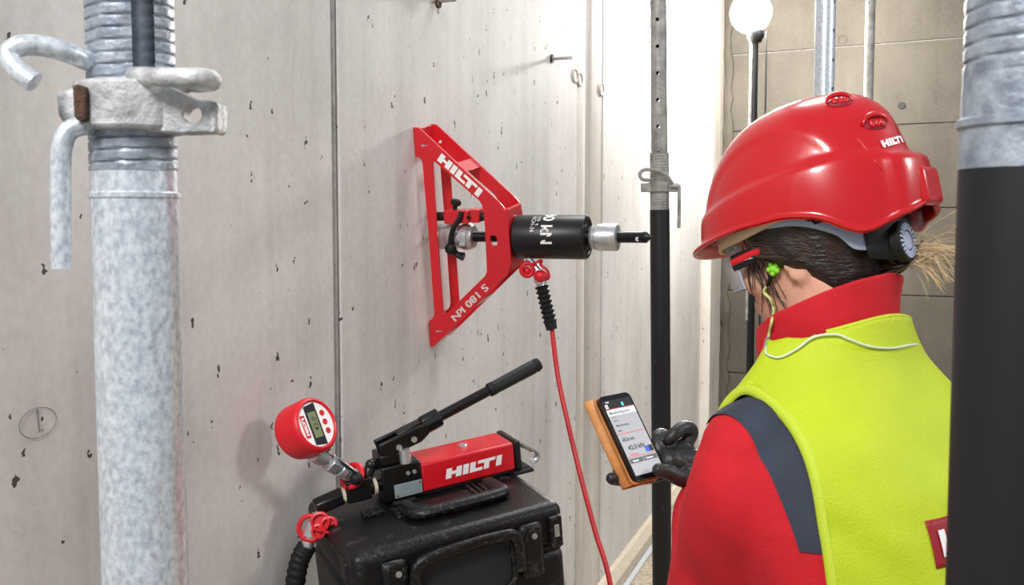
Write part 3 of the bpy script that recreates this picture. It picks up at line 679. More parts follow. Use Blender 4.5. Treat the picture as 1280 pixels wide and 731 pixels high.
# valve block, adapters, elbow
pbox('valve_block', 'black', (-.082, -.034, .002, .040, .022, .066), bev=.003)
MB().lathe(pp(-.034, .02, .040), E_, [(0, 0), (0, .014), (.006, .014), (.006, .010), (.022, .010), (.022, 0)], 20).build('adapter', M['black'], pm)
MB().lathe(pp(-.027, .02, .040), E_, [(0, .0), (0, .0165), (.006, .0165), (.006, 0)], 20).build('seal_ring', M['beige'], pm)
MB().lathe(pp(-.090, .02, .036), E_, [(0, 0), (0, .015), (.006, .015), (.006, 0)], 20).build('seal_ring', M['beige'], pm)
MB().tube([pp(-.142, .02, .025), pp(-.088, .02, .036)], [.0175, .0175], 6, up=U_).build('elbow', M['black'], pm, bevel=.003, smooth=30)
MB().tube([pp(-.128, .02, .027), pp(-.086, .02, .037)], .0145, 20).build('elbow_neck', M['black'], pm)
# gauge: axis faces right, up a little and towards the viewer
g0 = pp(-.060, .020, .066)
gf = W(395.5, 530, 1.66)                 # face centre
GD = V((.77, -.50, .40)).normalized(); GB = gf-GD*.058
gg = thing('pressure_gauge', gf-GD*.03-Z*.05, 'round red digital pressure gauge with grey display on chrome fittings left of the pump', 'gauge')
RG = .0475
MB().lathe(GB, GD, [(0, 0), (0, RG-.010), (.002, RG-.004), (.006, RG-.001), (.012, RG), (.053, RG+.0005), (.058, RG-.001), (.061, RG-.004), (.0615, RG-.006), (.059, RG-.008), (.057, RG-.0085), (.057, 0)], 64).build('gauge_boot', M['redplastic'], gg)
MB().lathe(GB+GD*.0568, GD, [(0, 0), (0, RG-.009), (.0012, RG-.009), (.0012, 0)], 56).build('gauge_face', M['white'], gg)
GU = (V((-.10, 0, 1))-GD*V((-.10, 0, 1)).dot(GD)).normalized(); GR = GU.cross(GD)
if GR.x < 0: GR = -GR
def gp(x, y, h=.0584): return GB+GD*h+GR*x*.93+GU*y*.93
def gpoly(name, pts, m, h=.0584, th=.0004, par=None): return MB().plate([[gp(x, y, h) for x, y in pts]], GD*th).build(name, M[m], par or gg, smooth=0)
dsp = gpoly('display_bezel', [(-.018, -.036), (.010, -.040), (.010, .040), (-.018, .036)], 'satin')
gpoly('display', [(-.014, -.024), (.006, -.024), (.006, .024), (-.014, .024)], 'lcd', .0589)
# digits read upwards, tops to the left
text('42.0', gp(.002, -.012, 0.0594), GU*.0145, -GR*.0145, 'display_digits', M['ink'], gg, bold=.005)
gpoly('badge', [(-.034, -.020), (-.023, -.020), (-.023, .022), (-.034, .022)], 'redink')
logo(gp(-.0255, -.016, .0590), GU*.031, -GR*.0062).build('word_mark', M['white'], gg, smooth=0)
for y in (.017, 0, -.017):
    MB().lathe(gp(.0225, y, .0578), GD, [(0, 0), (0, .0056), (.0012, .005), (.0012, .0036), (.0008, .0034), (.0008, 0)], 18).build('button', M['redink'], gg)
sd0 = gf-GD*.026-GU*.046; SDv = (g0-sd0); SL = SDv.length; SDn = SDv.normalized()
MB().lathe(sd0-SDn*.006, SDn, [(0, 0), (0, .0145), (.022, .0145), (.023, .010), (SL*.45, .010), (SL*.45, .012), (SL*.5, .012), (SL*.51, .0135), (SL-.012, .0135), (SL-.010, .011), (SL+.0055, .011), (SL+.0055, 0)], 28).build('gauge_stem', M['zinc'], gg)
MB().tube([sd0+SDn*(SL*.30), sd0+SDn*(SL*.47)], .0165, 6).build('hex_fitting', M['chrome'], gg, smooth=30, bevel=.0015)
for k in range(3): MB().lathe(sd0+SDn*(SL*.56+k*.0055), SDn, [(0, .012), (.0008, .0152), (.003, .0152), (.0038, .012)], 24).build('fitting_ring', M['chrome'], gg)
stf = [sd0+SDn*.004+(CAM-sd0).normalized()*.0147]
sx = (CAM-sd0); sx = (sx-SDn*sx.dot(SDn)).normalized(); sy = SDn.cross(sx)
text('MA', sd0+SDn*.010+sx*.0149-sy*.011, sy*.0115*(1 if sy.x > 0 else -1), -SDn*.0115, 'stem_marking', M['ink'], gg, bold=.02)
MB().tube([sd0+SDn*(SL-.008)+sx*.0205*math.cos(a)+sy*.0205*math.sin(a) for a in circ(20)], .0055, 10, closed=True).build('dust_cap_ring', M['redplastic'], gg)
MB().sphere(sd0+SDn*(SL-.016)+sx*.018-sy*.0, .012).build('dust_plug', M['rubber'], gg)
MB().tube(catmull([sd0+SDn*(SL-.014)+sx*.026, sd0+SDn*(SL-.034)+sx*.022+GR*.012, sd0+SDn*.028+sx*.008+GR*.02, sd0+SDn*.026-sx*.012+GR*.012], 6), .0025, 8).build('cap_tether', M['rubber'], gg)
# wire bail at the tank end
MB().tube(catmull([pp(.284, .04, .055), pp(.296, .04, .050), pp(.325, .038, .030), pp(.338, .036, .016), pp(.333, .036, .006), pp(.322, .036, .004)], 6), [(.0025, .006)]*31, 10).build('wire_bail', M['chrome'], pm)

# ------------------------------------------------------------------ red hose from cylinder to pump
hs0 = cx(.032)-cam_dn*-1*0
hz = CA+WN*.030+cam_dn*(RC-.002)+cam_side*.004
hose = thing('hydraulic_hose', hz, 'thin red hydraulic hose hanging from the black cylinder and running to the pump', 'hose')
Yh = hz.y
f0, f1, f2, f3 = hz, W(672, 338, Yh-.005), W(677, 357, Yh-.01), W(690, 412, Yh-.02)
MB().lathe(f0, f1-f0, [(0, 0), (0, .010), (.008, .010), (.009, .007), (.014, .007), ((f1-f0).length, .010), ((f1-f0).length, 0)], 18).build('coupler_nipple', M['chrome'], hose)
MB().lathe(f1, f2-f1, [(0, 0), (0, .012), (.016, .012), (.017, .014), (.033, .0125), (.034, .009), ((f2-f1).length+.004, .009), ((f2-f1).length+.004, 0)], 18).build('coupler_sleeve', M['chrome'], hose)
MB().sphere(W(675.5, 345, Yh-.025), (.016, .013, .014)).build('dust_cap', M['redplastic'], hose)
MB().tube([W(659+7.5*math.cos(a), 337+8*math.sin(a), Yh-.012) for a in circ(18)], .0052, 10, closed=True).build('dust_cap', M['redplastic'], hose)
MB().sphere(W(659, 339, Yh-.002), (.010, .010, .012)).build('dust_cap_back', M['redplastic'], hose)
MB().tube(catmull([W(664, 331, Yh-.015), W(672, 327, Yh-.02), W(677, 326, Yh-.015), W(676, 331, Yh-.012), W(684, 338, Yh-.015), W(686, 347, Yh-.015), W(680, 350, Yh-.015)], 6), .0035, 8).build('cap_tether', M['redplastic'], hose)
d = (f3-f2); n_ = 72; pr = [(0, 0)]
for i in range(n_+1):
    k = i/n_; w = .0145+.0022*math.sin(2*math.pi*k*9.0)*(1 if k < .84 else 0)-.002*max(0, k-.8)/.2
    pr.append((d.length*k, w))
pr.append((d.length, 0)); MB().lathe(f2, d, pr, 20).build('bend_guard', M['rubber'], hose)
# pump end
e0 = pp(-.131, .02, .012)
ends = [e0, W(393, 652, e0.y-.005), W(384, 682, e0.y-.01), W(374, 702, e0.y-.012), W(368, 740, e0.y-.01), W(367, 790, e0.y)]
path = [f3-(f3-f2)*.1, f3, W(697, 468, 2.22), W(709, 525, 2.18), W(725, 592, 2.13), W(744, 664, 2.08), W(763, 731, 2.03), V((.24, 1.92, .50)), V((.16, 1.75, .17)), V((-.02, 1.52, .018)), V((-.24, 1.38, .018)), V((-.42, 1.46, .12)), V((-.435, 1.62, .38)), W(368, 860, e0.y+.01), ends[5]]
MB().tube(catmull(path, 10), .0056, 14).build('hose', M['redhose'], hose)
MB().lathe(ends[0], ends[1]-ends[0], [(0, 0), (0, .010), (.007, .010), (.008, .013), ((ends[1]-ends[0]).length, .013), ((ends[1]-ends[0]).length, 0)], 18).build('coupler_nipple', M['chrome'], hose)
MB().lathe(ends[1], ends[2]-ends[1], [(0, 0), (0, .0135), (.012, .0135), (.013, .015), (.026, .0145), (.027, .011), ((ends[2]-ends[1]).length+.004, .011), ((ends[2]-ends[1]).length+.004, 0)], 18).build('coupler_sleeve', M['chrome'], hose)
q0 = W(399, 655, e0.y-.03)
for dx, dy, r in ((0, 0, .017), (11, 4, .015), (-2, 12, .013)):
    c = W(399+dx, 655+dy, e0.y-.026); MB().lathe(c+V((0, .02, 0)), V((.1, -1, .25)), [(0, 0), (.002, r*.8), (.010, r), (.028, r), (.029, r-.004), (.020, r-.005), (.020, 0)], 20).build('dust_cap', M['redplastic'], hose)
MB().tube([ends[1]*.6+ends[2]*.4+V((.021*math.cos(a), -.006+.012*math.sin(a)*.3, .021*math.sin(a)+.008)) for a in circ(18)], .0045, 10, closed=True).build('dust_cap_ring', M['redplastic'], hose)
gpath = catmull([ends[2], ends[3], ends[4], ends[5], W(368, 840, e0.y+.01)], 16); gr = []
for i in range(len(gpath)): gr.append(.0172+.0011*math.sin(i*1.5)*(1 if i > 8 else .2))
MB().tube(gpath, gr, 18).build('bend_guard', M['rubber'], hose)
# ------------------------------------------------------------------ the worker
from mathutils.bvhtree import BVHTree
M['skin'] = mat('skin', (216, 162, 136), .5, var=.06, scale=30, bump=.12, bscale=400)
M['skin'].node_tree.nodes['Principled BSDF'].inputs['Subsurface Weight'].default_value = .12
M['skin'].node_tree.nodes['Principled BSDF'].inputs['Subsurface Radius'].default_value = (.012, .005, .003)
M['fleece'] = mat('red_fleece', (204, 22, 36), .85, var=.05, scale=25, bump=.35, bscale=500)
M['navy'] = mat('navy_panel_cloth', (52, 58, 74), .8, var=.08, scale=30, bump=.3, bscale=500)
M['hivis'] = mat('yellow_hi_vis_cloth', (190, 208, 26), .6, var=.05, scale=9, bump=.3, bscale=420)
M['hivis2'] = mat('yellow_binding', (196, 216, 52), .6, bump=.3, bscale=600)
M['trouser'] = mat('dark_work_cloth', (56, 58, 64), .85, var=.1)
M['boot'] = mat('boot_leather', (48, 40, 34), .6)
M['glove'] = mat('black_leather_glove', (34, 35, 38), .42, var=.25, scale=40, bump=.5, bscale=110)
M['helmet'] = mat('red_helmet_shell', (190, 8, 18), .27, coat=.3)
M['hair'] = mat('dark_brown_hair', (44, 32, 28), .42, rgb2=(22, 16, 15), scale=70, bump=.7, bscale=90, stretch=(1, 1, 3))
M['strand'] = mat('brown_hair_strands', (62, 46, 38), .4)
M['blond'] = mat('light_hair_wisps', (196, 170, 128), .5)
M['bandg'] = mat('blue_grey_band', (172, 184, 208), .45)
M['bandb'] = mat('beige_brow_pad', (222, 198, 164), .7)
M['green'] = mat('green_foam', (140, 214, 50), .6)
M['cordy'] = mat('yellow_green_cord', (206, 214, 140), .6)
M['cordw'] = mat('pale_cord', (216, 226, 200), .6)
M['patch'] = mat('dark_red_patch', (146, 20, 34), .6)
M['tan'] = mat('tan_leather', (206, 142, 84), .6, var=.12, scale=60, bump=.2, bscale=300)
M['glassblack'] = mat('black_phone_glass', (14, 15, 18), .12)
def lens_mat():
    m = bpy.data.materials.new('clear_lens'); m.use_nodes = True; nt = m.node_tree; b = nt.nodes['Principled BSDF']
    b.inputs['Base Color'].default_value = (.93, .95, .97, 1); b.inputs['Roughness'].default_value = .03
    b.inputs['Roughness'].default_value = .05; L = nt.links; t = nt.nodes.new('ShaderNodeBsdfTransparent'); t.inputs[0].default_value = (.93, .95, .97, 1); x = nt.nodes.new('ShaderNodeMixShader'); x.inputs[0].default_value = .16; L.new(t.outputs[0], x.inputs[1]); L.new(b.outputs[0], x.inputs[2]); L.new(x.outputs[0], nt.nodes['Material Output'].inputs['Surface']); return m
M['lens'] = lens_mat()

PHI = math.radians(37)
FW = V((-math.sin(PHI), math.cos(PHI), 0)); LF_ = V((-math.cos(PHI), -math.sin(PHI), 0))
B0 = V((.392, 1.20, 0))
AK = [(.60, .150), (.80, .172), (.92, .158), (1.02, .160), (1.12, .182), (1.19, .200), (1.235, .203), (1.262, .192), (1.284, .166), (1.310, .135), (1.343, .102), (1.378, .081), (1.40, .075)]
BK = [(.60, .11), (.80, .125), (.92, .112), (1.02, .110), (1.12, .120), (1.20, .122), (1.26, .112), (1.30, .094), (1.335, .078), (1.36, .074), (1.40, .070)]
LK = [(.60, -.19), (.80, -.175), (.92, -.15), (1.02, -.105), (1.12, -.062), (1.20, -.03), (1.29, 0), (1.40, .012)]
EXP = 2.35
FRK = [(1.16, 1), (1.26, .68), (1.36, .36)]
def tz(z, off=0): return interp(z, AK)+off, interp(z, BK)+off, interp(z, LK)
def tor(s, z, side, off=0):            # torso surface point at lateral s, height z; side -1 back, +1 front
    a, b, l = tz(z-off*.6 if z > 1.2 else z, off)
    k = max(0., 1-min(1., abs(s)/a)**EXP)**(1/EXP)
    if side > 0: k *= interp(z, FRK)
    q = B0+LF_*s+FW*(l+side*b*k); return V((q.x, q.y, z))
def torso_rings(z0, z1, n, off=0, m=48):
    rows = []
    for i in range(n+1):
        z = lerp(z0, z1, i/n); a, b, l = tz(z, off); row = []
        for t in circ(m):
            c, s = math.cos(t), math.sin(t)
            q = B0+LF_*(a*math.copysign(abs(c)**(2/EXP), c))+FW*(l+b*(interp(z, FRK) if s > 0 else 1)*math.copysign(abs(s)**(2/EXP), s)); row.append(V((q.x, q.y, z)))
        rows.append(row)
    return rows
def closed(mb, rows):
    vs = mb.grid(rows, wrap=True); mb.b.faces.new(vs[0][::-1]); mb.b.faces.new(vs[-1]); return mb
def remeshed(mb, voxel, smooth=4, fac=.5):
    bmesh.ops.recalc_face_normals(mb.b, faces=mb.b.faces[:])
    me = bpy.data.meshes.new('tmp'); mb.b.to_mesh(me); mb.b.free(); o = bpy.data.objects.new('tmp', me); COL.objects.link(o)
    r = o.modifiers.new('r', 'REMESH'); r.mode = 'VOXEL'; r.voxel_size = voxel
    s = o.modifiers.new('s', 'SMOOTH'); s.iterations = smooth; s.factor = fac
    dg = bpy.context.evaluated_depsgraph_get(); dg.update()
    me2 = bpy.data.meshes.new_from_object(o.evaluated_get(dg)); out = MB(); out.b.from_mesh(me2)
    bpy.data.objects.remove(o); bpy.data.meshes.remove(me); bpy.data.meshes.remove(me2); return out
def limb(mb, pts, r, k=6, n=20):
    P = catmull(pts, k); rr = []
    for i in range(len(P)):
        t = i/k; j = min(int(t), len(r)-2); rr.append(lerp(r[j], r[j+1], t-j))
    mb.tube(P, rr, n); mb.sphere(P[0], rr[0], nu=16, nv=10); mb.sphere(P[-1], rr[-1], nu=16, nv=10); return mb

# head frame
HY = 1.24; HC = W(1014, 287, HY); PS = math.radians(43); TA = math.radians(13)
f_ = V((-math.cos(PS), math.sin(PS), 0)); HL = V((-math.sin(PS), -math.cos(PS), 0))
HF = f_*math.cos(TA)-Z*math.sin(TA); HU = f_*math.sin(TA)+Z*math.cos(TA)
HS = .945
def hp3(f, l, u): return HC+(HF*f+HL*l+HU*u)*HS
# phone frame
PT = [W(x, y, Y*.905) for x, y, Y in ((748, 497, 1.675), (787, 490, 1.72), (832, 590, 1.654), (795, 601, 1.608))]
PC = (PT[0]+PT[1]+PT[2]+PT[3])/4
PX = ((PT[1]-PT[0])+(PT[2]-PT[3])).normalized(); PYv = (PT[0]-PT[3])+(PT[1]-PT[2]); PYv = (PYv-PX*PYv.dot(PX)).normalized(); PN = PX.cross(PYv)
PW, PH, PTH = .0335, .070, .0085
def ph(x, y, z=0): return PC+PX*x+PYv*y+PN*z

LSH = V((.268, 1.10, 1.240)); LEL = V((.277, 1.29, .995)); LWR = ph(.118, -.078, -.014)
def mirror(p):                          # to her right side
    d = V((p.x-B0.x, p.y-B0.y, 0)); s = d.dot(LF_); q = p-LF_*(2*s); return q
RSH = mirror(LSH); REL = RSH-LF_*.06-FW*.02-Z*.265; RWR = REL-LF_*.01+FW*.07-Z*.235
HIPL, HIPR = (B0+FW*(-.17)+LF_*.085+Z*.80), (B0+FW*(-.17)-LF_*.085+Z*.80)
per = thing('person', V((B0.x+.10, B0.y-.13, 0)), 'worker in red fleece, yellow vest and red helmet, seen from behind, holding a phone', 'person')
# --- body: one continuous skin
bm_ = MB(); closed(bm_, torso_rings(.74, 1.335, 26, -.012))
for sh, el, wr in ((LSH, LEL, LWR), (RSH, REL, RWR)):
    limb(bm_, [sh, el, wr], [.036, .036, .026]); 
limb(bm_, [wr_ for wr_ in (LWR, ph(.075, -.055, -.016))], [.024, .022]); limb(bm_, [RWR, RWR-Z*.08], [.024, .022])
for hip, s in ((HIPL, 1), (HIPR, -1)):
    kn = hip-Z*.36+FW*.05+LF_*.02*s; an = V((kn.x, kn.y, .09))-FW*.02
    limb(bm_, [hip, kn, an], [.078, .055, .036]); limb(bm_, [an-Z*.03, an-Z*.045+FW*.14], [.036, .028])
HR = [(-.128, .066, .030, .022), (-.118, .078, .0, .036), (-.100, .084, -.035, .049), (-.075, .087, -.062, .060), (-.045, .089, -.076, .068), (-.015, .092, -.088, .073), (.02, .095, -.096, .076), (.055, .092, -.098, .076), (.085, .080, -.09, .068), (.11, .055, -.07, .05), (.125, .02, -.035, .022)]
rows = []
for u, fr_, bk, hw in HR:
    row = []
    for t in circ(32):
        c, s = math.cos(t), math.sin(t); e = 2.25
        rx = (fr_-bk)/2; cxx = (fr_+bk)/2
        row.append(hp3(cxx+rx*math.copysign(abs(c)**(2/e), c), hw*math.copysign(abs(s)**(2/e), s), u))
    rows.append(row)
closed(bm_, rows)
AXH = (HF, HL, HU)
bm_.sphere(hp3(.094, 0, -.050), (.020, .012, .016), AXH); bm_.sphere(hp3(.090, 0, -.025), (.014, .009, .028), AXH)      # nose
bm_.sphere(hp3(.086, 0, -.082), (.012, .024, .008), AXH); bm_.sphere(hp3(.085, 0, -.092), (.012, .020, .008), AXH)      # lips
bm_.sphere(hp3(.074, 0, -.118), (.018, .020, .015), AXH)                                                                  # chin
for s in (1, -1):
    bm_.sphere(hp3(.068, .040*s, -.052), (.020, .020, .022), AXH)                                                         # cheek
    bm_.sphere(hp3(.086, .032*s, .004), (.012, .024, .010), AXH)                                                          # brow
    bm_.sphere(hp3(.085, .030*s, -.018), (.010, .013, .008), AXH)                                                         # closed lid
    e0 = hp3(-.010, .070*s, -.038)
    bm_.sphere(e0, (.017, .008, .030), AXH)
    bm_.tube([e0+HL*.008*s+HF*.015*math.cos(a)+HU*.026*math.sin(a) for a in circ(18)], .0038, 8, closed=True)
C7 = B0+FW*.004+Z*1.385
limb(bm_, [C7-Z*.05, C7+Z*.03, hp3(-.022, 0, -.055)], [.060, .056, .058])
body = remeshed(bm_, .0055, 3, .5)
body_bvh = BVHTree.FromBMesh(body.b)
body.build('body', M['skin'], per, smooth=180)

# --- jacket
bj = MB(); closed(bj, torso_rings(.80, 1.345, 26, .004))
limb(bj, [LSH+V((.004, .004, .006)), LSH+V((.004, .015, -.045)), lerp(LSH, LEL, .52)+V((.008, -.012, 0)), LEL+V((0, -.01, 0)), lerp(LEL, LWR, .55), lerp(LEL, LWR, .80)], [.060, .074, .079, .072, .052, .036], n=26)
limb(bj, [RSH, lerp(RSH, REL, .2), lerp(RSH, REL, .55), REL, lerp(REL, RWR, .55), lerp(REL, RWR, .95)], [.056, .070, .078, .068, .054, .042], n=26)
jk = remeshed(bj, .0055, 6, .5)
for v in jk.b.verts:                    # soft cloth folds
    p = v.co; d = math.sin(38*p.z+9*p.x)*math.sin(27*p.x-31*p.y+6*p.z)
    w = .0022+.0025*max(0, min(1, (1.17-p.z)/.12))
    v.co = p+v.normal*(d*w)
jk.b.normal_update()
jk_bvh = BVHTree.FromBMesh(jk.b)
# navy shoulder panels: the part of the jacket between the armhole plane and a plane further out
def jcast(x, y):
    d = ray(x, y).normalized(); h = jk_bvh.ray_cast(CAM, d)[0]
    return h if h is not None else W(x, y, 1.12)
ya, yb, yc = jcast(910, 533), jcast(963, 566), jcast(1008, 674)
YC = yb+LF_*.010; YN = V((-.90, -.395, -.19)).normalized()
YZ = jcast(1012, 690).z
def panel(sgn, par):
    pb = jk.b.copy(); lat = LF_*sgn
    def cutp(co, no): bmesh.ops.bisect_plane(pb, geom=pb.verts[:]+pb.edges[:]+pb.faces[:], plane_co=co, plane_no=no, clear_outer=True)
    n_ = YN if sgn > 0 else YN-LF_*(2*YN.dot(LF_))
    cutp(YC if sgn > 0 else mirror(YC), n_)
    cutp(B0+lat*.125, -lat)
    cutp(V((0, 0, YZ)), -Z)
    sh_ = LSH if sgn > 0 else RSH
    cutp(sh_+FW*.05+Z*.03, (FW*.9-Z*.43).normalized())
    for v in pb.verts: v.co += v.normal*.0022
    o = MB(); o.b.free(); o.b = pb; return o.build('shoulder_panel', M['navy'], par, smooth=180, recalc=False)
jo_b = jk.b.copy(); 
jacket_mb = MB(); jacket_mb.b.free(); jacket_mb.b = jo_b
jacket = jacket_mb.build('fleece_jacket', M['fleece'], per, smooth=180, recalc=False)
for s in (1, -1): tag(panel(s, jacket), 'navy shoulder panel')
# stand-up collar
rows = []
for h in (0, .2, .5, .8, .97, 1.0, .97, .6, .1):
    inner = h < 1 and len(rows) > 5
    row = []
    for t in circ(56):
        c, s = math.cos(t), math.sin(t)                  # c forward, s left
        lo = 1.338-.048*(c+1)/2-.012*abs(s); hi = 1.446-.080*(c+1)/2
        tk = -.007 if inner else 0
        rd = lerp(.072, .077, h)+tk; rl = lerp(.074, .078, h)+tk
        z = lerp(lo, hi, h)
        q = B0+FW*(rd*c*(1.24 if c > 0 else 1.05)+.006)+LF_*(rl*s); w = .0025*math.sin(5*t+7*h)
        row.append(V((q.x, q.y, z))+ (FW*c+LF_*s)*w)
    rows.append(row)
mb = MB(); mb.grid(rows, wrap=True); col_bvh = BVHTree.FromBMesh(mb.b); mb.build('collar', M['fleece'], jacket, smooth=180, sub=1)
mb = MB(); mb.tube([(B0+FW*(.077*c+.006)+LF_*(.075*s)+Z*(1.385-.055*(c+1)/2)) for c, s in ((math.cos(t), math.sin(t)) for t in circ(40))], .0012, 6, closed=True); mb.build('collar_seam', M['fleece'], jacket)

# --- hi-vis vest: a back and a front panel meeting on the shoulders
VO = .013
SKB = [(.78, .160), (.98, .155), (1.08, .172), (1.14, .179), (1.206, .179), (1.258, .175), (1.294, .162), (1.31, .155), (1.322, .147), (1.36, .14)]
SKF = [(.78, .150), (.98, .140), (1.08, .135), (1.14, .132), (1.20, .135), (1.25, .143), (1.285, .148), (1.322, .147), (1.36, .14)]
def ztop(s, side):
    s = abs(s)
    lo, hi = 1.24, 1.40
    for _ in range(24):
        m = (lo+hi)/2
        if interp(m, AK)+VO > s: lo = m
        else: hi = m
    z = lo+VO*.6
    lim = 1.394-.026*(s/.105)**2
    if side > 0: lim = 1.30+.068*s/.105
    return min(z, lim) if s < .105 else z
def vp(s, z, side, off=VO):
    p = tor(s, z, side, off)
    lo_ = max(0, min(1, (1.28-z)/.12)); w = .003*math.sin(21*s+16*z)*math.sin(34*z-12*s)+.0045*lo_*max(0, math.sin(42*s-24*z+1.2*math.sin(14*z)))**2-.0035*lo_*max(0, math.sin(26*s-40*z+.6))**3
    return p+FW*(side*w*1.3*max(0, min(1, (1.30-z)/.05)))
def vest_rows(side, nr=44, nc=72, off=VO):
    rows = []
    for i in range(nr+1):
        tau = (i/nr); tau = 1-(1-tau)**1.6; row = []
        for k in range(nc+1):
            sg = -1+2*k/nc
            s = sg*.15; z = 0
            for _ in range(6):
                zt = ztop(s, side); z = lerp(.78, zt, tau); s = sg*interp(z, SKB if side < 0 else SKF)
            row.append(vp(s, z, side, off))
        rows.append(row)
    return rows
rb, rf = vest_rows(-1), vest_rows(1)
mb = MB(); mb.grid(rb); mb.grid(rf)
bmesh.ops.remove_doubles(mb.b, verts=mb.b.verts[:], dist=.0035)
bmesh.ops.recalc_face_normals(mb.b, faces=mb.b.faces[:])
cen = V((B0.x, B0.y, 1.15))
if sum(f.normal.dot(f.calc_center_median()-cen) for f in mb.b.faces) < 0: bmesh.ops.reverse_faces(mb.b, faces=mb.b.faces[:])
vest_bvh = BVHTree.FromBMesh(mb.b)
vest = mb.build('hi_vis_vest', M['hivis'], per, smooth=180, solid=.0025, recalc=False)
for k in (0, -1):                       # armhole bindings
    line = [r[k] for r in rb]+[r[k] for r in rf][::-1]
    cl_ = [p for i, p in enumerate(line) if i == 0 or (p-line[i-1]).length > .0015]
    for _ in range(8): cl_ = [cl_[0]]+[(cl_[i-1]+cl_[i]*2+cl_[i+1])/4 for i in range(1, len(cl_)-1)]+[cl_[-1]]
    line2 = [p+(V((p.x, p.y, 0))-V((B0.x, B0.y, 0))).normalized()*.001 for p in cl_]
    mb = MB()
    inn = [r[1 if k == 0 else -2] for r in rb]+[r[1 if k == 0 else -2] for r in rf][::-1]
    mb.tube(line2, [(.0062, .0032)]*len(line2), 10, up=FW); mb.build('armhole_binding', M['hivis2'], vest)
line = [p for p in rb[-1] if True]
nl = [rb[-1][k] for k in range(len(rb[-1])) if abs((rb[-1][k]-B0).dot(LF_)) < .085]
MB().tube([p+Z*.001 for p in nl], .0026, 8).build('neck_binding', M['hivis2'], vest)
def cast(bvh, x, y, off=0.):
    d = ray(x, y).normalized(); h, n, i, _ = bvh.ray_cast(CAM, d)
    if h is None: return None
    return h-d*off
tl, bl = cast(vest_bvh, 1152, 650), cast(vest_bvh, 1157, 712)
sz = lambda p: ((p-B0).dot(LF_), p.z)
(s0, z1), (s1, z0) = sz(tl), sz(bl)
def on_back(s, z, off): return vp(s, z, -1, VO+off)
mb = MB(); mb.grid([[on_back(s0-.22*j/20, lerp(z0, z1, i/8), .0038) for j in range(21)] for i in range(9)])
pt_ = mb.build('badge_patch', M['patch'], vest, smooth=180, solid=.0006)
hh = (z1-z0)*.56
logo(None, None, None, fn=lambda x, y: on_back(s0-.012-x*hh*3.9, lerp(z0, z1, .22)+y*hh, .0052)).build('word_mark', M['white'], pt_, smooth=0)

# --- trousers and boots (below the picture)
mb = MB(); closed(mb, torso_rings(.72, .90, 8, .010))
for hip, s in ((HIPL, 1), (HIPR, -1)):
    kn = hip-Z*.36+FW*.05+LF_*.02*s; an = V((kn.x, kn.y, .10))-FW*.02
    limb(mb, [hip, kn, an], [.094, .072, .058])
remeshed(mb, .008, 5).build('trousers', M['trouser'], per, smooth=180)
for hip, s in ((HIPL, 1), (HIPR, -1)):
    kn = hip-Z*.36+FW*.05+LF_*.02*s; an = V((kn.x, kn.y, .10))-FW*.02
    mb = MB(); limb(mb, [an+Z*.06, an-Z*.02, an-Z*.045+FW*.06, an-Z*.055+FW*.16], [.052, .052, .05, .040])
    mb = remeshed(mb, .006, 3)
    for v in mb.b.verts: v.co.z = max(v.co.z, .002)
    mb.build('boot', M['boot'], per, smooth=180)

# --- gloves
def finger(mb, pts, r): limb(mb, pts, r, k=5, n=12)
mb = MB()
finger(mb, [ph(.135, -.090, -.016), ph(.112, -.074, -.014), ph(.085, -.060, -.013), ph(.062, -.052, -.012)], [.036, .031, .030, .024])
mb.sphere(ph(.074, -.030, -.016), (.028, .036, .014), (PX, PYv, PN)); mb.sphere(ph(.090, -.080, -.006), (.030, .028, .018), (PX, PYv, PN))
mb.sphere(ph(.084, -.054, -.008), (.034, .040, .020), (PX, PYv, PN))
finger(mb, [ph(.094, -.038, -.004), ph(.112, -.020, .010), ph(.092, -.013, .018), ph(.070, -.018, .014), ph(.062, -.022, .006)], [.0125, .0125, .012, .0105, .009])          # index, curled beside the edge
finger(mb, [ph(.072, -.034, -.018), ph(.040, -.022, -.030), ph(.005, -.018, -.031), ph(-.015, -.020, -.028)], [.012, .0115, .0105, .009])
finger(mb, [ph(.070, -.050, -.018), ph(.035, -.042, -.032), ph(-.005, -.040, -.032), ph(-.032, -.042, -.028)], [.012, .0115, .0105, .009])
finger(mb, [ph(.066, -.064, -.016), ph(.030, -.062, -.031), ph(-.020, -.056, -.032), ph(-.048, -.052, -.026), ph(-.056, -.051, -.022)], [.0115, .011, .0105, .010, .009])
finger(mb, [ph(.088, -.078, -.004), ph(.066, -.088, .004), ph(.042, -.086, .013), ph(.020, -.074, .0165), ph(.004, -.066, .0155)], [.017, .0155, .0135, .0125, .0105])        # thumb over the lower edge
gl = remeshed(mb, .0021, 3)
gl.build('glove', M['glove'], per, smooth=180)
mb = MB(); hd = (RWR-REL).normalized()
finger(mb, [RWR, RWR+hd*.05, RWR+hd*.085], [.030, .034, .028])
for i in range(4):
    o_ = FW*(.030-.020*i); ln = (.9, 1, .95, .75)[i]
    finger(mb, [RWR+hd*.085+o_*.9, RWR+hd*(.085+.035*ln)+o_+LF_*.004, RWR+hd*(.085+.062*ln)+o_+LF_*.014, RWR+hd*(.085+.080*ln)+o_+LF_*.026], [.0115, .011, .0105, .009])
finger(mb, [RWR+hd*.03+FW*.022, RWR+hd*.055+FW*.048+LF_*.008, RWR+hd*.085+FW*.056+LF_*.014], [.015, .0125, .0105])
remeshed(mb, .003, 3).build('glove', M['glove'], per, smooth=180)

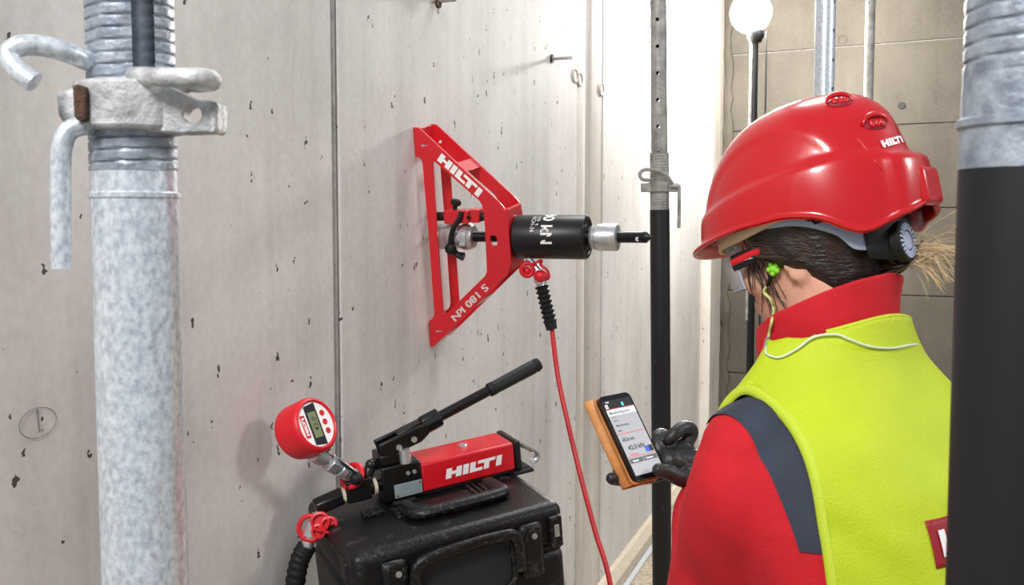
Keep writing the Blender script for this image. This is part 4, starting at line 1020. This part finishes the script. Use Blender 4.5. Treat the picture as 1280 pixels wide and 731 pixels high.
# --- hair
def skull(a, u, off):                   # head surface in the head frame by azimuth (0 front, +left) and height
    ks = [(q[0], q) for q in HR]
    fr_, bk, hw = (interp(u, [(q[0], q[i]) for q in HR]) for i in (1, 2, 3))
    rx, cc = (fr_-bk)/2+off, (fr_+bk)/2; hw += off
    c, s = math.cos(a), math.sin(a)
    return hp3(cc+rx*math.copysign(abs(c)**.89, c), hw*math.copysign(abs(s)**.89, s), u)
def a0_(u): return math.radians(interp(u, [(-.105, 124), (-.085, 114), (-.062, 103), (-.048, 92), (-.032, 76), (0, 62), (.05, 55)]))
rows = []
for i in range(25):
    u = lerp(-.108, .10, i/24); row = []
    for k in range(65):
        a = lerp(a0_(u), 2*math.pi-a0_(u), k/64); ed = min(k, 64-k)/5
        uu = max(u, -.125)
        o_ = .003+.0135*min(1, ed)+.0012*math.sin(a*17+u*40)
        bk_ = (1-math.cos(a))/2
        p = skull(a, u, o_)
        if u < -.05: p = p-HF*(.02*bk_*min(1, (-.05-u)/.05))
        row.append(p)
    rows.append(row)
mb = MB(); mb.grid(rows); hair = mb.build('hair', M['hair'], per, smooth=180, solid=.004)
random.seed(11); mb = MB()
for i in range(420):                    # combed strands running back and down to the nape
    a = math.radians(random.uniform(70, 130)); u = random.uniform(-.03, .055); a1 = math.radians(random.uniform(165, 190)); u1 = random.uniform(-.10, -.04)
    if i % 5 == 0: u1 -= .02
    pts = []
    for j in range(7):
        t = j/6; aa = lerp(a, a1, t); uu = lerp(u, u1, t**1.5)-.012*math.sin(math.pi*t)
        pts.append(skull(aa, uu, .0175+.003*random.random()))
    mb.tube(pts, [.0011, .0013, .0013, .0012, .001, .0008, .0004], 5)
st_ = mb.build('hair_strands', M['strand'], hair); tag(st_, kind='stuff')
mb = MB()
for i in range(22):                     # loose locks over temple and cheek
    x0 = random.uniform(925, 962); y0 = random.uniform(296, 316); x3 = random.uniform(938, 985); y3 = random.uniform(370, 430); bend = random.uniform(-14, 6)
    pts = []
    for j in range(8):
        t = j/7; x = lerp(x0, x3, t)+bend*math.sin(math.pi*t); y = lerp(y0, y3, t)
        p = cast(body_bvh, x, y, .006)
        if p is None or (pts and (p-pts[-1]).length > .06): break
        pts.append(p)
    if len(pts) > 3: mb.tube(catmull(pts, 3), .0005, 5)
tag(mb.build('loose_locks', M['hair'], hair), kind='stuff')
mb = MB(); rt = hp3(-.125, -.005, -.058)
for i in range(60):                     # fair wisps of the tied-up tail
    d = V((random.uniform(.3, 1), random.uniform(-.8, -.1), random.uniform(-.75, .35))).normalized(); L1 = random.uniform(.025, .075)
    p = rt+V((random.uniform(-.012, .012), random.uniform(-.012, .012), random.uniform(-.018, .012)))
    pts = [p, p+d*L1*.35+Z*.006, p+d*L1*.7+Z*.004, p+d*L1-Z*random.uniform(0, .018)]
    mb.tube(catmull(pts, 3), [.0005]*8+[.0004, .0002], 4)
tag(mb.build('hair_wisps', M['blond'], hair), kind='stuff')
mb = MB()
for i in range(60):
    p = skull(math.radians(random.uniform(150, 200)), -.06-random.uniform(0, .03), .012); q = rt+V((random.uniform(-.015, .015),)*3)+HF*.0
    mb.tube(catmull([p, lerp(p, q, .5)+HF*-.012, q], 3), .0011, 5)
tag(mb.build('tied_hair', M['strand'], hair), kind='stuff')

# ------------------------------------------------------------------ hard hat
hat = thing('hard_hat', HC, 'glossy red safety helmet with white lettering and rear dial on the worker head', 'helmet')
RIM = [(0, .008), (60, .010), (95, .011), (112, .004), (137, -.024), (158, -.011), (180, .003)]
def rim(a):
    d = abs(math.degrees((a+math.pi) % (2*math.pi)-math.pi)); return interp(d, RIM)
HH = .163
def hs(a, th, off=0):                   # helmet shell by azimuth and elevation angle 0 rim .. pi/2 crown
    c, s = math.cos(a), math.sin(a); d = abs(math.degrees((a+math.pi) % (2*math.pi)-math.pi))
    h = math.sin(th)**.92; g = max(0., math.cos(th))**.74
    u0 = rim(a); u = u0+(HH-u0)*h
    ff = .144 if c > 0 else .138
    F_ = ff*math.copysign(abs(c)**.95, c)*g-.022*h; L_ = .114*math.copysign(abs(s)**.95, s)*g
    nx = V((c, s, 0)); o_ = off
    bl = interp(d, [(0, .040), (40, .046), (90, .062), (130, .070), (180, .066)])
    st = 1/(1+math.exp((u-bl)/.0022)); o_ += .0052*st                          # proud lower band
    rr = 1/(1+math.exp((abs(d-180)-26)/2.0))*1/(1+math.exp((u-.060)/.0025)); o_ += .013*rr      # rear ledge
    # side arch: a raised rounded panel
    q = ((d-83)/42)**2+((u-.055)/.062)**2; o_ -= .0032*(1/(1+math.exp((q-1)/.06)))*(1-st)
    # crown ridge
    o_ += .005*math.exp(-(L_/.030)**2)*min(1, max(0, (u-.09)/.03))
    return hp3(F_+nx.x*o_, L_+nx.y*o_, u+o_*.55*h)
rows = [[hs(a, math.pi/2*(1-(1-i/64)**1.25)*.9995) for a in circ(144)] for i in range(65)]
brm = []
for e, dn in ((1.0, .012), (.75, .009), (.4, .004)):
    row = []
    for a in circ(144):
        d = abs(math.degrees((a+math.pi) % (2*math.pi)-math.pi)); w = max(0, math.cos(math.radians(min(90, d*1.15))))**1.3
        p = hs(a, 0); row.append(p+(HF*math.cos(a)+HL*math.sin(a))*(.012*w*e+.001)-HU*(dn*w))
    brm.append(row)
mb = MB(); vs = mb.grid(brm+rows, wrap=True); mb.b.faces.new(vs[-1])
bmesh.ops.recalc_face_normals(mb.b, faces=mb.b.faces[:])
shell_bvh = BVHTree.FromBMesh(mb.b)
so = mb.build('shell', M['helmet'], hat, smooth=180, recalc=False)
md = so.modifiers.new('solid', 'SOLIDIFY'); md.thickness = .0035; md.offset = -1
lip = [brm[0][i] for i in range(144)]; MB().tube(lip, .0022, 8, closed=True).build('rim_bead', M['helmet'], hat)
def hcast(x, y, off=.0006):
    d = ray(x, y).normalized(); h, n, i, _ = shell_bvh.ray_cast(CAM, d); return h, (n if n.dot(d) < 0 else -n)
# word mark on the rear, mapped onto the shell
bestq = (1e9, 0, 0)
def pix(P):
    v = P-CAM; F = V((0, math.cos(PITCH), -math.sin(PITCH))); U = V((0, math.sin(PITCH), math.cos(PITCH)))
    return 640+FPX*v.x/v.dot(F), 365.5-FPX*v.dot(U)/v.dot(F)
for i in range(90, 190):
    for j in range(10, 75):
        x, y = pix(hs(math.radians(i), math.radians(j))); q = math.hypot(x-1104.5, y-184.5)
        if q < bestq[0]: bestq = (q, math.radians(i), math.radians(j))
_, aL, tL = bestq
tH = tL
while (hs(aL, tH)-hs(aL, tL)).length < .0092: tH += .002
aR = aL
while (hs(aR, tL)-hs(aL, tL)).length < .043: aR += .004
logo(None, None, None, fn=lambda x, y: hs(aL+(aR-aL)*x, tL+(tH-tL)*y, .0014)).build('word_mark', M['white'], hat, smooth=0)
# air vents: opening's shade painted as a dark red bulge, with hood and ribs
for (x, y, w, tl_) in ((1050, 128, 27, .05), (1094, 155, 25, .06)):
    h, n = hcast(x, y); e1, _ = hcast(x-w*.6, y+3); e2, _ = hcast(x+w*.55, y-1)
    ex = (e2-e1).normalized(); ey = n.cross(ex).normalized()
    if ey.z < 0: ey = -ey
    Lw = (e2-e1).length/2; m_ = (e1+e2)/2
    vb = MB().sphere(m_+n*.000, (Lw, .0085, .0045), (ex, ey, n)).build('vent', M['patch'], hat)
    arc = [m_+ex*(Lw*1.05*math.cos(t))+ey*(.0105*math.sin(t))+n*(.002+.004*math.sin(t)) for t in [math.pi*i/16 for i in range(17)]]
    MB().tube(arc, [.0012+.0022*math.sin(math.pi*i/16) for i in range(17)], 10).build('vent_hood', M['helmet'], vb)
    for k in (-.45, .0, .4): MB().sphere(m_+ex*Lw*k+n*.004, (.0035, .006, .003), (ex, ey, n), 12, 8).build('vent_rib', M['helmet'], vb)
# crease beside the rear panel
pts = []
for x, y in ((1072, 173), (1083, 186), (1094, 201), (1105, 215)):
    h, n = hcast(x, y); pts.append(h-n*.0004)
MB().tube(catmull(pts, 5), .0010, 8).build('rear_crease', M['helmet'], hat)
# rear clip at the ledge end
rc = hs(math.pi*1.02, .12)-HF*-.004
MB().box(rc, (HF, HL, HU), (-.008, .008, -.026, .028, -.028, .018)).build('rear_clip', M['helmet'], hat, smooth=30, bevel=.008, seg=4)
# inner harness: brow pad, side band, nape strap with dial
def bandgrid(a0, a1, fu0, fu1, rF, rL, n=40, back=0.):
    rows = []
    for v in (0, .25, .5, .75, 1):
        row = []
        for k in range(n+1):
            a = math.radians(lerp(a0, a1, k/n)); u = lerp(fu0(math.degrees(a)), fu1(math.degrees(a)), v)
            c, s = math.cos(a), math.sin(a); row.append(hp3(rF*c-back*(1-c)/2, rL*s, u))
        rows.append(row)
    mb = MB(); mb.grid(rows); return mb
K1 = lambda ks: (lambda d: interp(abs(d), ks))
bandgrid(-100, 100, K1([(0, -.008), (60, -.004), (100, .010)]), K1([(0, .03), (100, .032)]), .124, .100).build('brow_pad', M['bandb'], hat, solid=.004)
bw = bandgrid(84, 146, K1([(84, .004), (100, .0), (125, -.022), (135, -.043), (146, -.048)]), K1([(84, .03), (110, .022), (125, .0), (137, -.018), (146, -.022)]), .120, .098).build('side_band', M['bandg'], hat, solid=.003)
bandgrid(-146, -84, K1([(84, .004), (100, .0), (125, -.022), (135, -.043), (146, -.048)]), K1([(84, .03), (110, .022), (125, .0), (137, -.018), (146, -.022)]), .120, .098).build('side_band', M['bandg'], hat, solid=.003)
nape = bandgrid(141, 219, K1([(141, -.058), (180, -.066), (219, -.058)]), K1([(130, .0), (219, -.0)]), .113, .096, back=.006).build('nape_strap', M['rubber'], hat, solid=.004)
h_ = MB(); cb = [skull(0, 0, 0)]
for x, y in ((1012, 276), (1023, 284)): pass
MB().tube([hp3(-.05, .101, .004), hp3(-.056, .102, -.004), hp3(-.066, .100, -.003), hp3(-.068, .099, .006)], .0022, 8).build('band_clip', M['rubber'], bw)
dc = hp3(-.106, .016, -.042)
MB().lathe(dc, -HF, [(0, 0), (0, .026), (.006, .026), (.004, .021), (.008, .021), (.0085, .024), (.018, .024), (.020, .022), (.020, 0)], 40).build('dial', M['rubber'], hat)
dl = [o for o in hat.children if o.name.startswith('dial')][0]
mb = MB(); mb.lathe(dc-HF*.0195, -HF, [(0, 0), (0, .011), (.0012, .0105), (.0012, 0)], 24)
for k in range(22):
    a = 2*math.pi*k/22; r0, r1, w = .0125, .0205, .0013; cdir = HL*math.cos(a)+HU*math.sin(a); tdir = HU*math.cos(a)-HL*math.sin(a)
    mb.box(dc-HF*.0202, (cdir, tdir, -HF), (r0, r1, -w, w, 0, .0012))
mb.build('dial_teeth', M['bandg'], dl, smooth=0)

# ------------------------------------------------------------------ safety glasses
gs = thing('safety_glasses', hp3(.1, 0, -.03), 'clear safety glasses with red and black temple arm under the helmet brim', 'glasses')
rows = []
for v in range(9):
    row = []
    for k in range(31):
        a = math.radians(lerp(-62, 62, k/30)); t = v/8; u = lerp(-.062, -.004, t); bow = .004*math.sin(math.pi*t)
        lowcut = .014*max(0, 1-abs(math.degrees(a))/14)*(1-t)
        row.append(hp3(.030+(.088+bow)*math.cos(a), (.080+bow)*math.sin(a), u+lowcut))
    rows.append(row)
mb = MB(); mb.grid(rows); mb.build('lens', M['lens'], gs, smooth=180, solid=.002)
edge = rows[0]+[r[-1] for r in rows][1:]+rows[-1][::-1][1:]+[r[0] for r in rows][::-1][1:-1]
MB().tube(edge, .0011, 8, closed=True).build('lens_edge', M['bandg'], gs)
for s in (1, -1):
    ar = [hp3(.082, .071*s, -.027), hp3(.062, .080*s, -.025), hp3(.03, .086*s, -.020), hp3(0, .086*s, -.018), hp3(-.02, .084*s, -.024)]
    tm = MB().tube(catmull(ar, 6), [(.003, .0105)]*8+[(.0028, .009)]*10+[(.002, .006)]*7, 10, up=HL).build('temple_arm', M['rubber'], gs)
    MB().tube(catmull([p+HL*.0024*s+HU*.001 for p in ar[0:3]], 6), [(.0018, .0044)]*13, 10, up=HL).build('red_inlay', M['redplastic'], tm)
    if s > 0:
        o_ = ar[1]+HL*.0048-HF*.006-HU*.002; logo(o_, -HF*.024+HL*.003, HU*.006).build('word_mark', M['white'], tm, smooth=0)

# ------------------------------------------------------------------ ear plugs on a cord
ep = hp3(-.004, .088, -.036)
plug = thing('ear_plugs', ep, 'green foam ear plug in the left ear on a pale yellow cord crossing the vest', 'ear plug')
pe_ = cast(body_bvh, 968, 336, .006)
MB().sphere(pe_, (.007, .007, .006), AXH).build('foam_plug', M['green'], plug)
for k in range(5):
    a = k*1.257; MB().sphere(pe_+(HF*math.cos(a)+HU*math.sin(a))*.0058+HL*.003, .0033).build('foam_lobe', M['green'], plug)
s0_, s1_ = cast(body_bvh, 966, 341, .010), cast(body_bvh, 959, 357, .010)
MB().tube([s0_, s1_], [.0028, .0022], 10).build('plug_stem', M['black'], plug)
bvs = (body_bvh, jk_bvh, vest_bvh, col_bvh)
def anycast(x, y, off):
    best = None
    d = ray(x, y).normalized()
    for b_ in bvs:
        h = b_.ray_cast(CAM, d)[0]
        if h is not None and (best is None or (h-CAM).length < (best-CAM).length): best = h
    return best-d*off if best is not None else None
pa = [q for q in (anycast(x, y, .007) for x, y in ((959, 357), (955, 365), (963, 374), (967, 387), (965, 400), (962, 415), (960, 424))) if q]
MB().tube(catmull(pa, 6), .0019, 8).build('cord', M['cordy'], plug)
pb_ = pa[-1]; pc2 = anycast(958, 436, .012) or pb_-Z*.012
MB().tube([pb_, lerp(pb_, pc2, .8)], .0036, 12).build('cord_slider', M['dullgalv'], plug)
ball = [lerp(pb_, pc2, .8)]
for px_ in catmull([V((x, y, 0)) for x, y in ((957, 441), (964, 445), (976, 446), (996, 436), (1018, 421), (1045, 418), (1062, 424), (1088, 433), (1115, 435), (1140, 431), (1165, 429), (1182, 437), (1192, 446))], 4):
    q = anycast(px_.x, px_.y, .0075)
    if q and (q-ball[-1]).length < .05: ball.append(q)
MB().tube(catmull(ball, 3), .0014, 8).build('cord_tail', M['cordw'], plug)

# ------------------------------------------------------------------ phone in a tan folio
fo = thing('smartphone', ph(0, 0, 0), 'black smartphone with lit test screen in a tan leather folio held in the gloved hand', 'phone')
FRP = (PX, PYv, PN)
def rrect(x0, x1, y0, y1, r, z, n=6):
    out = []
    for cx_, cy_, a in ((x1-r, y1-r, 0), (x0+r, y1-r, 1), (x0+r, y0+r, 2), (x1-r, y0+r, 3)):
        for k in range(n+1):
            t = (a+k/n)*math.pi/2; out.append(ph(cx_+r*math.cos(t), cy_+r*math.sin(t), z))
    return out
ppb = MB().plate([rrect(-PW, PW, -PH, PH, .009, -PTH)], PN*PTH).build('phone_body', M['glassblack'], fo, smooth=30, bevel=.0018, seg=3)
MB().plate([rrect(-PW-.002, PW+.002, -PH-.002, PH+.002, .009, -PTH-.0052)], PN*.005).build('folio_back', M['tan'], fo, smooth=30, bevel=.001)
rows = [[ph(-PW-.002-.011*math.sin(math.pi*k/8), lerp(-PH-.002, PH+.002, j), -PTH-.003-.0065*(1-math.cos(math.pi*k/8))) for k in range(9)] for j in (0, 1)]
mb = MB(); mb.grid(rows); mb.build('folio_spine', M['tan'], fo, smooth=180, solid=.0014)
MB().plate([rrect(-PW-.003, PW, -PH-.002, PH+.002, .006, -PTH-.018)], PN*.0025).build('folio_flap', M['tan'], fo, smooth=30, bevel=.0006)
def scr(name, rgb, emit): return mat(name, rgb, .3, emit=emit)
SB = scr('screen_light', (160, 164, 170), .38); SD = scr('screen_dark', (26, 26, 30), .15); SG = scr('screen_grey', (84, 88, 94), .3); SR = scr('screen_red', (206, 40, 50), .5); SBL = scr('screen_blue', (30, 90, 200), .5); SK = scr('screen_ink', (30, 30, 34), .08); SP = scr('screen_panel', (192, 196, 202), .55); SC_ = scr('screen_cyan', (60, 190, 220), .6); SW = scr('screen_white', (250, 250, 250), .8)
sw, sh0, sh1 = .0300, -.0625, .0615
def sp(u, v, z): return ph(-sw+2*sw*u, sh1+(sh0-sh1)*v, z)
scn = None
def srect(name, m, u0, u1, v0, v1, z, par=None):
    return MB().plate([[sp(u0, v1, z), sp(u1, v1, z), sp(u1, v0, z), sp(u0, v0, z)]], V((0, 0, 0))).build(name, m, par or fo, smooth=0)
scn = srect('screen', SB, 0, 1, 0, 1, .0006)
srect('status_bar', SD, 0, 1, 0, .115, .0008, scn); srect('red_rule', SR, 0, 1, .115, .123, .0009, scn)
srect('app_icon', SW, .03, .12, .055, .105, .0009, scn); srect('icon_mark', SR, .05, .10, .066, .094, .0010, scn); srect('status_icon', SC_, .60, .68, .05, .10, .0009, scn)
srect('header_panel', SP, 0, 1, .125, .21, .0008, scn)
srect('red_rule', SR, 0, 1, .452, .458, .0009, scn); srect('red_rule', SR, 0, 1, .762, .768, .0009, scn)
srect('button', SG, .02, .49, .785, .845, .0009, scn); srect('button', SG, .51, .98, .785, .845, .0009, scn)
srect('brand_badge', SBL, .70, .84, .665, .745, .0009, scn); srect('brand_badge', SD, .84, .98, .665, .745, .0009, scn)
def stext(s, u, v, size, m):
    o_ = sp(u, v, .0011); text(s, o_, PX*size, PYv*size, 'screen_text', m, scn, bold=.012)
stext('Manufacturing_part1', .06, .185, .0052, SK); stext('Test 1', .10, .285, .0036, SK); stext('Manufacturing', .10, .355, .0046, SK); stext('M12', .10, .425, .0040, SK)
stext('44,20 kN', .08, .555, .0068, SK); stext('42.0 kN', .16, .675, .0105, SK); stext('0.5 mm', .14, .752, .0056, SR)
stext('Result', .10, .51, .0030, SG); stext('Force', .10, .235, .0030, SG)
stext('12:41', .08, .035, .0036, SW); stext('Restart', .12, .828, .0040, SW); stext('Continue', .58, .828, .0040, SW)
